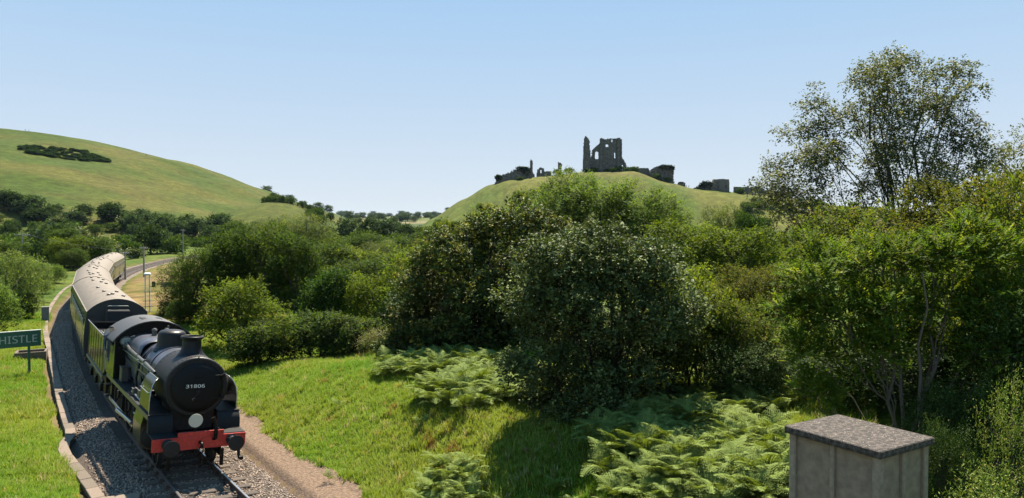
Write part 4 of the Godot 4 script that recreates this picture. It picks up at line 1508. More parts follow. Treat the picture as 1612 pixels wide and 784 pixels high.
# ------------------------------------------------------------------ things beside the line
func lineside() -> void:
	# whistle board
	var p := gpos(-23.5, -36.2)
	var o := thing("whistle_board", "green lineside board reading WHISTLE in pale letters at the edge of view", "sign", Vector3(p.x, 0.05, p.z), 0.66)
	var sh := Shape.new()
	var by := 1.72
	sh.box(Vector3(-1.12, by, 0), Vector3(2.35, 0.76, 0.05), 0.01)
	var bd := put("board", sh, M.sign_green, o)
	sh = Shape.new()
	sh.box(Vector3(-1.12, by + 0.405, 0.005), Vector3(2.39, 0.04, 0.075), 0.008)
	put("top_edge", sh, M.white_wood, bd)
	lettering("WHISTLE", 0.36, bd, M.letter, Vector3(-1.12, by, 0.03), Basis.IDENTITY, "lettering", 0.012, 1.05)
	for x in [-0.45, -1.95]:
		sh = Shape.new()
		sh.box(Vector3(x, by * 0.5 - 0.2, -0.07), Vector3(0.11, by + 0.9, 0.09), 0.012)
		put("post", sh, M.sign_green, o)
	# open concrete box in the grass behind it
	p = gpos(-27.1, -41.0)
	o = thing("concrete_pit", "open concrete pit box in the grass behind the WHISTLE board", "concrete box", Vector3(p.x, p.y - 0.25, p.z), 0.5)
	for q in [[Vector3(0, 0.3, 0.55), Vector3(1.5, 0.8, 0.12)], [Vector3(0, 0.3, -0.55), Vector3(1.5, 0.8, 0.12)], [Vector3(-0.69, 0.3, 0), Vector3(0.12, 0.8, 0.98)], [Vector3(0.69, 0.3, 0), Vector3(0.12, 0.8, 0.98)]]:
		sh = Shape.new()
		sh.box(q[0], q[1], 0.015)
		put("side_slab", sh, M.concrete2, o)
	sh = Shape.new()
	sh.box(Vector3(0, 0.52, 0), Vector3(1.24, 0.04, 0.96), 0.01)
	put("soil", sh, M.dirt, o)
	# grey cabinet
	p = gpos(-36.9, -57.6)
	o = thing("lineside_cabinet", "slim grey metal cabinet standing beside the cable trough", "cabinet", p, 0.5)
	sh = Shape.new()
	sh.box(Vector3(0, 0.55, 0), Vector3(0.5, 1.15, 0.42), 0.015)
	put("case", sh, M.grey_paint, o)
	sh = Shape.new()
	sh.box(Vector3(0, 1.14, 0), Vector3(0.56, 0.04, 0.48), 0.01)
	put("lid", sh, M.grey_paint, o)
	sh = Shape.new()
	sh.box(Vector3(0, 0.56, 0.214), Vector3(0.42, 0.92, 0.012), 0.004)
	var dr := put("door", sh, M.grey_paint, o)
	sh = Shape.new()
	sh.box(Vector3(0.16, 0.6, 0.23), Vector3(0.03, 0.12, 0.02), 0.004)
	put("handle", sh, M.steel_dark, dr)
	# the white signal post with its lamp, and the pointed board
	p = gpos(-32.0, -64.0)
	o = thing("signal_post", "white double-post signal with a flat cap on the dry grass", "signal", p, 0.3)
	for x in [-0.17, 0.17]:
		sh = Shape.new()
		sh.box(Vector3(x, 1.4, 0), Vector3(0.1, 3.6, 0.1), 0.012)
		put("post", sh, M.white_wood, o)
	sh = Shape.new()
	sh.slathe([Vector2(0.001, 3.2), Vector2(0.26, 3.2), Vector2(0.3, 3.24), Vector2(0.3, 3.34), Vector2(0.22, 3.42), Vector2(0.001, 3.44)], 16)
	put("cap", sh, M.white_wood, o)
	for y in [0.45, 0.95, 1.75]:
		sh = Shape.new()
		sh.box(Vector3(0.06, y, 0.07), Vector3(0.9 if y < 1.2 else 0.75, 0.06, 0.05), 0.01)
		put("cross_bar", sh, M.weathered, o)
	sh = Shape.new()
	sh.box(Vector3(0.5, 2.4, 0.05), Vector3(0.26, 0.5, 0.24), 0.03)
	sh.box(Vector3(0.3, 2.2, 0.02), Vector3(0.3, 0.05, 0.05), 0.01)
	sh.lathe([Vector2(0.09, 0), Vector2(0.1, 0.1), Vector2(0.08, 0.1), Vector2(0.07, 0.02)], 14, Vector3(0.5, 2.45, 0.17), ALONG, false)
	var lh := put("lamp_case", sh, M.black, o)
	sh = Shape.new()
	sh.lathe([Vector2(0.07, 0), Vector2(0.05, 0.02), Vector2(0.01, 0.03)], 14, Vector3(0.5, 2.45, 0.18), ALONG)
	put("lens", sh, M.glass, lh)
	p = gpos(-30.6, -64.5)
	o = thing("pointed_board", "grey pointed board with a black chevron, partly behind the scrub bush", "sign", p, 0.35)
	sh = Shape.new()
	sh.prism(v2([0, -0.2, 1.9, -0.2, 1.65, 0, 1.9, 0.2, 0, 0.2]), 0, 0.04, Transform3D(Basis.IDENTITY, Vector3(-0.4, 2.35, 0)))
	put("board", sh, M.board_grey, o)
	sh = Shape.new()
	sh.prism(v2([1.0, 0.0, 1.35, 0.2, 1.6, 0.2, 1.28, 0.0, 1.6, -0.2, 1.35, -0.2]), 0, 0.012, Transform3D(Basis.IDENTITY, Vector3(-0.4, 2.35, 0.042)))
	put("chevron", sh, M.black, o)
	sh = Shape.new()
	sh.box(Vector3(0.6, 1.0, -0.04), Vector3(0.08, 3.2, 0.07), 0.01)
	put("post", sh, M.weathered, o)
	# telegraph poles and their wire
	var poles := [[-57.0, -107.5, 4.6, "weathered telegraph pole beside the tail of the train"], [-56.0, -111.0, 4.9, "second telegraph pole close behind the one at the train's tail"], [-84.5, -126.0, 6.5, "telegraph pole with a wide crossarm among the left trees"], [-91.0, -202.0, 7.3, "telegraph pole beyond the far bend of the line"]]
	for q in poles:
		p = gpos(q[0], q[1], 0.3)
		o = thing("telegraph_pole", q[3], "telegraph pole", p, 0.4, "telegraph poles along the line")
		sh = Shape.new()
		sh.tube([Vector3.ZERO, Vector3(0, q[2], 0)], [0.15, 0.11], 8)
		put("pole", sh, M.weathered, o)
		sh = Shape.new()
		sh.box(Vector3(0, q[2] - 0.25, 0.1), Vector3(2.4 if q[2] == 6.5 else 1.2, 0.12, 0.1), 0.015)
		var ca := put("crossarm", sh, M.weathered, o)
		sh = Shape.new()
		for e in [-0.5, -0.25, 0.25, 0.5]: sh.slathe([Vector2(0.03, 0), Vector2(0.05, 0.05), Vector2(0.03, 0.12), Vector2(0.001, 0.13)], 7, Vector3(e * (2.1 if q[2] == 6.5 else 1.0), q[2] - 0.19, 0.1))
		put("insulator", sh, M.disc, ca)
	sh = Shape.new()
	var a := gpos(-84.5, -126.0) + Vector3(0, 6.2, 0)
	var b := gpos(-57.0, -107.5) + Vector3(0, 4.4, 0)
	var pts := []
	for k in 13:
		var f := k / 12.0
		pts.append(a.lerp(b, f) - Vector3(0, sin(f * PI) * 0.35, 0))
	sh.tube(pts, [0.02], 4)
	tag(put("telegraph_wire", sh, M.steel_dark), "thin sagging wire between the crossarm pole and the train's tail", "wire")
	# concrete hut, close by on the right
	var ex := Vector3(0.52, 0, 0.854)
	var mid := Vector3(5.74, 0, -11.27) - ex * 0.9 + Vector3(0.854, 0, -0.52) * 0.76
	var gy := ground_y(mid.x, -mid.z) - 0.25
	var turn := atan2(-ex.z, ex.x)
	o = thing("concrete_hut", "grey concrete hut with flat slab roof and ribbed panels in the foreground", "hut", Vector3(mid.x, gy, mid.z), turn)
	var top := 3.73 - gy
	var w := 1.8
	var dp := 1.52
	sh = Shape.new()
	sh.box(Vector3(0, top - 0.065, 0), Vector3(w, 0.13, dp), 0.016)
	var slab := put("roof_slab", sh, M.slab, o)
	var g := RandomNumberGenerator.new()
	g.seed = 31
	sh = Shape.new()
	for k in 50:
		var at := Vector3(g.randf_range(-w, w) * 0.48, top + 0.002, g.randf_range(-dp, dp) * 0.48)
		var rad := g.randf_range(0.004, 0.016)
		var row := PackedVector3Array()
		for e in 9: row.append(at + Vector3(cos(-TAU * e / 9), 0, sin(-TAU * e / 9)) * rad * g.randf_range(0.6, 1.2))
		sh.fan(row, at + Vector3(0, 0.003, 0), false)
	tag(put("lichen", sh, M.lichen, slab), "", "", "", "stuff")
	var bw := w - 0.12
	var bd_ := dp - 0.12
	for q in [[Vector3(-bw * 0.25, 0, bd_ / 2 - 0.09), Vector3(bw * 0.46, top - 0.12, 0.06)], [Vector3(bw * 0.25, 0, bd_ / 2 - 0.09), Vector3(bw * 0.46, top - 0.12, 0.06)], [Vector3(-bw * 0.25, 0, -bd_ / 2 + 0.09), Vector3(bw * 0.46, top - 0.12, 0.06)], [Vector3(bw * 0.25, 0, -bd_ / 2 + 0.09), Vector3(bw * 0.46, top - 0.12, 0.06)], [Vector3(bw / 2 - 0.09, 0, bd_ * 0.24), Vector3(0.06, top - 0.12, bd_ * 0.44)], [Vector3(bw / 2 - 0.09, 0, -bd_ * 0.24), Vector3(0.06, top - 0.12, bd_ * 0.44)], [Vector3(-bw / 2 + 0.09, 0, bd_ * 0.24), Vector3(0.06, top - 0.12, bd_ * 0.44)], [Vector3(-bw / 2 + 0.09, 0, -bd_ * 0.24), Vector3(0.06, top - 0.12, bd_ * 0.44)]]:
		sh = Shape.new()
		sh.box(q[0] + Vector3(0, (top - 0.12) / 2, 0), q[1], 0.01)
		put("wall_panel", sh, M.hut, o)
	for x in [-1, 0, 1]:
		for z in [-1, 0, 1]:
			if x == 0 and z == 0: continue
			sh = Shape.new()
			var rw := 0.13 if x != 0 and z != 0 else 0.085
			sh.box(Vector3(x * (bw / 2 - rw / 2), (top - 0.115) / 2, z * (bd_ / 2 - rw / 2)), Vector3(rw, top - 0.115, rw), 0.016)
			put("rib_post", sh, M.hut2, o)

func people() -> void:
	var wear := [[Color(0.03, 0.03, 0.04), Color(0.02, 0.02, 0.03)], [Color(0.3, 0.05, 0.04), Color(0.04, 0.05, 0.1)], [Color(0.05, 0.08, 0.2), Color(0.1, 0.09, 0.07)], [Color(0.4, 0.4, 0.4), Color(0.03, 0.03, 0.05)]]
	var list := [[-279.5, -560.0, 0, "hiker in dark clothes alone on the skyline of the grassy hill"], [-369.0, -556.0, 1, "hiker in a red top high on the hill's skyline"], [-366.5, -556.5, 2, "hiker in a blue top high on the hill's skyline"], [108.0, -459.0, 3, "visitor in a pale top on the castle path"], [109.7, -460.0, 0, "visitor in dark clothes on the castle path"], [111.0, -459.5, 2, "visitor in a blue top on the castle path"]]
	for q in list:
		var w: Array = wear[q[2]]
		var o := thing("person", q[3], "person", gpos(q[0], q[1]), 1.1 + q[0], "walkers on the hills")
		obj("body", skin(figure_bones(w[0], w[1], Color(0.05, 0.03, 0.02), 0.16, 0.1), 0.04, 0.05), M.cloth, o)
var PLANTS := [
	["dark_thicket", "dark_oak_bush", "big dark oak thicket with bronze young leaves behind the middle bracken", "tree", "", -1.66, -34.00, 7.94, 1.00],
	["grey_thicket", "sallow_bush", "broad shadowy sallow bush casting shade on the grass bank, right of the bronze oak", "shrub", "", 3.01, -22.50, 7.10, 1.00],
	["birch", "silver_birch", "tall airy silver birch with glittering leaves, the tallest tree in view", "tree", "", 16.81, -32.00, 15.27, 1.00],
	["rowan", "rowan_tree", "bright green feathery tree with bare twigs under it, above the concrete hut", "tree", "", 9.22, -17.00, 7.50, 1.00],
	["birch_small", "silver_birch", "smaller silver birch at the edge of view right of the tallest birch", "tree", "", 23.62, -34.00, 12.67, 6.50],
	["hawthorn", "hawthorn_tree", "olive hawthorn rising at the edge of view behind the feathery bright green tree", "tree", "", 14.68, -23.00, 9.64, 6.00],
	["hawthorn2", "hawthorn_tree", "olive hawthorn below the trunk of the tallest birch", "tree", "", 12.30, -26.00, 8.56, 5.88],
	["hawthorn", "hawthorn_tree", "olive layered hawthorn left of the bright green feathery tree", "tree", "", 9.25, -27.00, 6.14, 4.46],
	["hawthorn2", "hawthorn_tree", "dense olive thorn closing the edge of view below the smaller birch", "tree", "", 13.78, -19.00, 9.27, 4.30],
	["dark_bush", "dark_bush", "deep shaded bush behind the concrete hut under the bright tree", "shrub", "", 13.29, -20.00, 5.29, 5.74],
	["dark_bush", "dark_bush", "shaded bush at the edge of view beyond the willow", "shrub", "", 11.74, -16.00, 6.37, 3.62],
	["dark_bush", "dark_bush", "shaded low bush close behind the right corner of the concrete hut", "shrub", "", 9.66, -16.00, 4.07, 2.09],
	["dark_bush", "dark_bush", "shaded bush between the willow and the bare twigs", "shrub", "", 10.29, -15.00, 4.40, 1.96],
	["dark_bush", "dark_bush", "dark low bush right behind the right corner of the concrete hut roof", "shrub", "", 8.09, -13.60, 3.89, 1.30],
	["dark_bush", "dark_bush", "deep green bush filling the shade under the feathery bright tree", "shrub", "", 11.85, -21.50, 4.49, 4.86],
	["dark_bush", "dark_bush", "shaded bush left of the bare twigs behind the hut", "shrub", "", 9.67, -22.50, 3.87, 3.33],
	["dark_bush", "dark_bush", "dark bush filling the heart of the bronze oak thicket", "shrub", "", -2.97, -37.50, 4.59, 6.85],
	["dark_bush", "dark_bush", "dark bush in the gap between the bronze oak and the sallow", "shrub", "", 1.11, -37.50, 5.08, 6.52],
	["lime2", "goat_willow", "yellow-topped willow leaning against the right side of the sallow", "tree", "", 6.16, -24.50, 6.09, 3.20],
	["hawthorn2", "hawthorn_tree", "low olive thorn between the yellow-topped willow and the large bracken bed", "tree", "", 7.49, -24.00, 5.22, 3.13],
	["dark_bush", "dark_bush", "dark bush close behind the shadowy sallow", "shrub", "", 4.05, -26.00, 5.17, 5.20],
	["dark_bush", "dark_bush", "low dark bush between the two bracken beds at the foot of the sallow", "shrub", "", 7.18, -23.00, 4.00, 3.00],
	["willow_near", "willow_shrub", "yellow-lit willow shrub at the edge of view right of the concrete hut", "shrub", "", 8.41, -12.00, 5.24, 1.36],
	["willow_near", "willow_shrub", "low narrow-leaved willow in the bottom corner against the concrete hut", "shrub", "", 6.95, -10.60, 4.16, 1.75],
	["ash", "ash_tree", "airy ash tree standing highest in front of the castle mound", "tree", "", 5.67, -75.00, 14.24, 7.17],
	["ash2", "ash_tree", "airy ash directly below the tall castle keep", "tree", "", 8.70, -72.00, 13.34, 9.39],
	["ash", "ash_tree", "spreading ash at the foot of the castle slope, right of the keep", "tree", "", 12.54, -70.00, 11.95, 9.13],
	["ash2", "ash_tree", "low ash half hidden behind the bronze oak", "tree", "", 0.38, -72.00, 10.58, 6.89],
	["lime2", "goat_willow", "small bush low on the left slope of the castle mound", "tree", "", -7.30, -100.00, 9.29, 7.83],
	["ash2", "ash_tree", "leafy ash on the left slope of the castle mound", "tree", "", -3.10, -105.00, 11.58, 9.13],
	["lime", "goat_willow", "broad yellow-green willow below the castle slope", "tree", "", 13.57, -58.00, 8.46, 7.57],
	["lime", "goat_willow", "yellow-green willow with the grey weeping tree behind it", "tree", "", 16.93, -55.00, 7.92, 7.17],
	["lime2", "goat_willow", "small yellow-lit willow between the sallow and the hawthorn", "tree", "", 8.89, -38.00, 5.61, 3.97],
	["lime2", "goat_willow", "yellow-green willow low on the left of the layered hawthorn", "tree", "", 9.30, -33.00, 4.62, 3.44],
	["ash", "ash_tree", "leafy ash before the sloping curtain wall, left of the airy tallest ash", "tree", "", 2.44, -78.00, 12.35, 7.12],
	["ash2", "ash_tree", "rounded ash at the right end of the ash row under the wall block", "tree", "", 16.26, -76.00, 10.77, 6.28],
	["willow", "grey_willow", "grey weeping willow below the round castle tower", "tree", "", 27.18, -95.00, 11.17, 6.20],
	["dark_tree", "holm_oak", "small dark round tree right of the grey weeping willow", "tree", "", 27.64, -85.00, 10.01, 4.43],
	["alder", "alder_tree", "tall full tree rising above its neighbours left of the bronze oak", "tree", "", -19.57, -58.00, 8.51, 5.80],
	["alder2", "alder_tree", "slim tree just left of the tallest valley alder", "tree", "", -22.01, -57.00, 7.70, 4.96],
	["alder", "alder_tree", "pale leafy tree at the inner side of the railway curve", "tree", "", -23.72, -55.00, 6.34, 4.30],
	["alder2", "alder_tree", "shorter tree right of the tallest valley alder", "tree", "", -16.36, -56.00, 7.39, 4.87],
	["willow", "grey_willow", "greyish willow leaning over the dry grass by the signal", "tree", "", -28.09, -62.00, 5.04, 4.31],
	["scrub", "willow_scrub", "rounded scrub bush beside the pointed board by the line", "shrub", "", -25.13, -56.00, 2.09, 2.92],
	["scrub", "willow_scrub", "low scrub bush right of the signal post", "shrub", "", -28.07, -60.00, 1.46, 2.09],
	["lime", "goat_willow", "yellow-green bush in front of the tall valley alder", "shrub", "", -16.61, -44.00, 4.71, 4.97],
	["scrub2", "thorn_bush", "dark-footed thorn bush standing at the near end of the dip", "shrub", "", -12.91, -37.50, 2.70, 3.59],
	["sapling", "ash_sapling", "young yellow-leaved ash shoot growing out of the thorn bush", "sapling", "", -11.55, -37.00, 3.66, 1.35],
	["scrub", "willow_scrub", "grey-green willow scrub behind the grass bank", "shrub", "", -10.38, -39.00, 3.20, 4.07],
	["scrub2", "willow_scrub", "grey-green scrub with a bright top, left of the pale twiggy bush", "shrub", "", -8.13, -38.00, 2.90, 3.63],
	["pale_bush", "bramble_bush", "pale twiggy bramble at the top of the grass bank", "shrub", "", -6.14, -36.00, 2.57, 3.13],
	["dark_tree", "hawthorn_tree", "dark rounded thorn in the middle of the scrub", "tree", "", -12.15, -48.00, 5.11, 4.38],
	["lime", "goat_willow", "bright green bush right of the dark rounded thorn", "shrub", "", -8.83, -47.00, 4.95, 4.50],
	["sapling", "ash_sapling", "tall pale sapling beside the bronze oak", "sapling", "", -6.61, -42.00, 6.76, 2.19],
	["scrub", "willow_scrub", "scrub bush at the left foot of the bronze oak", "shrub", "", -5.92, -41.00, 3.99, 3.21],
	["lime2", "goat_willow", "yellowish bush beyond the tall pale sapling", "shrub", "", -16.04, -75.00, 5.77, 7.83],
	["lime", "goat_willow", "olive green bush left of the bronze oak", "shrub", "", -9.19, -70.00, 6.29, 6.70],
	["alder", "alder_tree", "pale tree right of the shorter valley alder", "tree", "", -18.53, -72.00, 6.82, 6.89],
	["willow", "grey_willow", "greyish tree behind the yellowish bush", "tree", "", -17.02, -95.00, 6.21, 6.61],
	["hawthorn2", "hawthorn_tree", "olive thorn tree on the valley floor by the castle slope", "tree", "", -8.07, -80.00, 6.85, 7.65],
	["willow_left", "white_willow", "grey-green willow at the edge of view beside the far verge", "tree", "", -40.15, -58.00, 6.04, 5.55],
	["willow_left", "white_willow", "tall pale willow left of the train", "tree", "", -47.65, -72.00, 4.82, 4.70],
	["willow_left2", "white_willow", "low pale willow where the verge meets the edge of view", "tree", "", -33.76, -47.00, 4.34, 4.09],
	["willow_left2", "white_willow", "rounded pale bush at the end of the hedge by the verge", "shrub", "", -59.64, -95.00, 2.90, 3.47],
	["willow_left", "white_willow", "grey bush between the two pale willows", "shrub", "", -51.76, -80.00, 2.68, 3.13],
	["scrub", "willow_scrub", "low scrub at the hedge foot beside the cable trough", "shrub", "", -39.39, -58.00, 2.41, 3.03],
	["far_round", "field_oak", "rounded pale oak in the gap between the hills", "tree", "", -38.66, -190.00, 7.70, 10.24],
	["far_tree", "valley_oak", "dark oak at the left end of the row in the gap", "tree", "row of oaks in the gap", -60.14, -265.00, 12.50, 9.22],
	["far_tree2", "valley_oak", "tall dark oak in the middle of the row in the gap", "tree", "row of oaks in the gap", -53.06, -270.00, 13.07, 10.57],
	["far_tree", "valley_oak", "dark oak on the right of the row in the gap", "tree", "row of oaks in the gap", -45.21, -268.00, 12.33, 9.79],
	["far_tree2", "valley_oak", "lower oak at the right end of the row in the gap", "tree", "row of oaks in the gap", -37.82, -262.00, 9.93, 7.75],
	["far_round", "field_thorn", "low tree at the foot of the castle slope, seen in the gap", "tree", "", -27.60, -230.00, 8.80, 8.00],
	["far_tree", "hill_tree", "lone round tree on the nose of the grassy hill", "tree", "", -139.84, -430.00, 29.63, 7.10],
]
var BIRCH := [[Vector3(-0.14, 12.10, -0.40), Vector3(1.16, 1.11, 1.16)], [Vector3(-1.67, 11.26, 1.06), Vector3(1.29, 1.23, 1.29)], [Vector3(0.83, 11.54, -2.40), Vector3(1.29, 1.23, 1.29)], [Vector3(2.23, 11.68, -0.95), Vector3(1.38, 1.31, 1.38)], [Vector3(2.92, 10.57, -1.70), Vector3(1.16, 1.11, 1.16)], [Vector3(-2.78, 10.57, -1.96), Vector3(1.07, 1.02, 1.07)], [Vector3(-3.34, 9.31, -1.51), Vector3(1.16, 1.11, 1.16)], [Vector3(-1.95, 9.59, -0.74), Vector3(1.38, 1.31, 1.38)], [Vector3(-0.28, 10.29, -0.50), Vector3(1.53, 1.46, 1.53)], [Vector3(1.39, 10.01, 0.19), Vector3(1.53, 1.46, 1.53)], [Vector3(3.34, 9.45, -0.39), Vector3(0.92, 0.88, 0.92)], [Vector3(-3.90, 8.06, 0.89), Vector3(1.16, 1.11, 1.16)], [Vector3(-2.50, 8.06, -1.42), Vector3(1.38, 1.31, 1.38)], [Vector3(-0.83, 8.34, 1.81), Vector3(1.53, 1.46, 1.53)], [Vector3(0.83, 8.34, -2.27), Vector3(1.53, 1.46, 1.53)], [Vector3(2.50, 8.34, 0.82), Vector3(1.38, 1.31, 1.38)], [Vector3(-5.15, 7.64, -0.40), Vector3(0.98, 0.93, 0.98)], [Vector3(-5.43, 6.67, 0.28), Vector3(0.92, 0.88, 0.92)], [Vector3(-4.45, 6.39, -1.73), Vector3(1.22, 1.17, 1.22)], [Vector3(-3.06, 6.39, -1.45), Vector3(1.38, 1.31, 1.38)], [Vector3(-1.39, 6.67, 1.44), Vector3(1.38, 1.31, 1.38)], [Vector3(0.56, 6.67, 2.25), Vector3(1.47, 1.40, 1.47)], [Vector3(2.23, 6.67, -0.90), Vector3(1.29, 1.23, 1.29)], [Vector3(3.62, 7.78, 0.92), Vector3(0.92, 0.88, 0.92)], [Vector3(-5.15, 5.56, 1.81), Vector3(1.07, 1.02, 1.07)], [Vector3(-3.76, 5.00, 1.89), Vector3(1.22, 1.17, 1.22)], [Vector3(-1.95, 5.00, -1.99), Vector3(1.22, 1.17, 1.22)], [Vector3(0.28, 5.00, -2.21), Vector3(1.38, 1.31, 1.38)]]
var ROWAN := [[Vector3(-2.07, 4.41, -0.14), Vector3(0.81, 0.59, 0.81)], [Vector3(-1.33, 4.82, -1.04), Vector3(0.85, 0.61, 0.85)], [Vector3(-0.44, 4.93, 0.11), Vector3(0.89, 0.65, 0.89)], [Vector3(0.44, 5.03, -0.14), Vector3(0.89, 0.65, 0.89)], [Vector3(1.33, 5.12, -0.18), Vector3(0.89, 0.65, 0.89)], [Vector3(2.22, 5.00, -0.37), Vector3(0.98, 0.71, 0.98)], [Vector3(-2.37, 3.67, -0.65), Vector3(0.68, 0.50, 0.68)], [Vector3(-1.48, 3.67, 0.26), Vector3(0.98, 0.71, 0.98)], [Vector3(-0.30, 3.82, -0.44), Vector3(1.14, 0.83, 1.14)], [Vector3(0.89, 3.82, -0.51), Vector3(1.22, 0.89, 1.22)], [Vector3(2.07, 3.82, 0.27), Vector3(1.30, 0.95, 1.30)], [Vector3(-2.48, 2.93, 0.06), Vector3(0.52, 0.38, 0.52)], [Vector3(-1.85, 2.63, -0.80), Vector3(0.78, 0.57, 0.78)], [Vector3(-0.89, 2.78, 0.03), Vector3(0.89, 0.65, 0.89)], [Vector3(0.30, 2.93, -0.69), Vector3(0.98, 0.71, 0.98)], [Vector3(1.63, 2.78, 0.63), Vector3(0.98, 0.71, 0.98)], [Vector3(2.66, 2.93, 0.78), Vector3(0.98, 0.71, 0.98)], [Vector3(-2.14, 1.90, -0.01), Vector3(0.62, 0.45, 0.62)]]
var OAK := [[Vector3(-2.66, 3.03, 0.14), Vector3(1.30, 1.06, 1.30)], [Vector3(-1.48, 4.37, 0.58), Vector3(1.37, 1.12, 1.37)], [Vector3(-0.15, 5.05, -0.59), Vector3(1.37, 1.12, 1.37)], [Vector3(1.48, 5.46, 0.03), Vector3(1.37, 1.12, 1.37)], [Vector3(2.96, 5.64, 1.10), Vector3(1.30, 1.06, 1.30)], [Vector3(3.84, 5.22, 1.11), Vector3(1.37, 1.12, 1.37)], [Vector3(4.58, 4.66, -1.05), Vector3(1.30, 1.06, 1.30)], [Vector3(-3.25, 1.56, -0.82), Vector3(1.14, 0.93, 1.14)], [Vector3(-1.77, 2.15, -1.26), Vector3(1.79, 1.46, 1.79)], [Vector3(0.00, 3.03, -0.17), Vector3(2.11, 1.73, 2.11)], [Vector3(2.07, 3.33, -1.32), Vector3(2.11, 1.73, 2.11)], [Vector3(3.55, 2.74, -0.12), Vector3(1.63, 1.33, 1.63)], [Vector3(-2.96, 0.37, 0.42), Vector3(1.30, 1.06, 1.30)], [Vector3(-1.48, 0.37, -0.62), Vector3(1.63, 1.33, 1.63)], [Vector3(0.59, 0.67, 0.49), Vector3(1.95, 1.60, 1.95)], [Vector3(2.66, 0.67, 0.25), Vector3(1.95, 1.60, 1.95)], [Vector3(-3.78, 0.52, -1.33), Vector3(0.65, 0.53, 0.65)]]
var SALLOW := [[Vector3(-1.57, 4.23, 0.93), Vector3(1.08, 0.88, 1.08)], [Vector3(-0.59, 4.77, 0.09), Vector3(1.08, 0.88, 1.08)], [Vector3(0.49, 4.42, 0.95), Vector3(1.08, 0.88, 1.08)], [Vector3(-1.37, 4.52, 0.43), Vector3(0.97, 0.79, 0.97)], [Vector3(1.02, 4.62, 0.40), Vector3(0.97, 0.79, 0.97)], [Vector3(-2.31, 3.93, -0.57), Vector3(0.97, 0.79, 0.97)], [Vector3(-1.96, 4.85, 0.95), Vector3(0.90, 0.74, 0.90)], [Vector3(-0.68, 5.13, -0.99), Vector3(0.90, 0.74, 0.90)], [Vector3(0.49, 5.01, -0.49), Vector3(0.86, 0.70, 0.86)], [Vector3(1.57, 4.23, -0.13), Vector3(0.97, 0.79, 0.97)], [Vector3(-2.54, 3.25, 0.56), Vector3(0.86, 0.70, 0.86)], [Vector3(-1.57, 3.05, -0.60), Vector3(1.29, 1.06, 1.29)], [Vector3(-0.20, 3.25, 0.73), Vector3(1.51, 1.23, 1.51)], [Vector3(1.17, 3.25, 0.97), Vector3(1.29, 1.06, 1.29)], [Vector3(2.15, 2.66, -0.67), Vector3(1.08, 0.88, 1.08)], [Vector3(-2.15, 1.88, 0.19), Vector3(1.08, 0.88, 1.08)], [Vector3(-0.78, 1.68, -0.98), Vector3(1.51, 1.23, 1.51)], [Vector3(0.78, 1.68, -0.23), Vector3(1.51, 1.23, 1.51)], [Vector3(-1.96, 0.70, -0.91), Vector3(0.97, 0.79, 0.97)], [Vector3(-0.59, 0.51, 0.91), Vector3(1.18, 0.97, 1.18)], [Vector3(0.98, 0.51, -0.13), Vector3(1.08, 0.88, 1.08)], [Vector3(-2.70, 1.49, 0.90), Vector3(0.65, 0.53, 0.65)]]
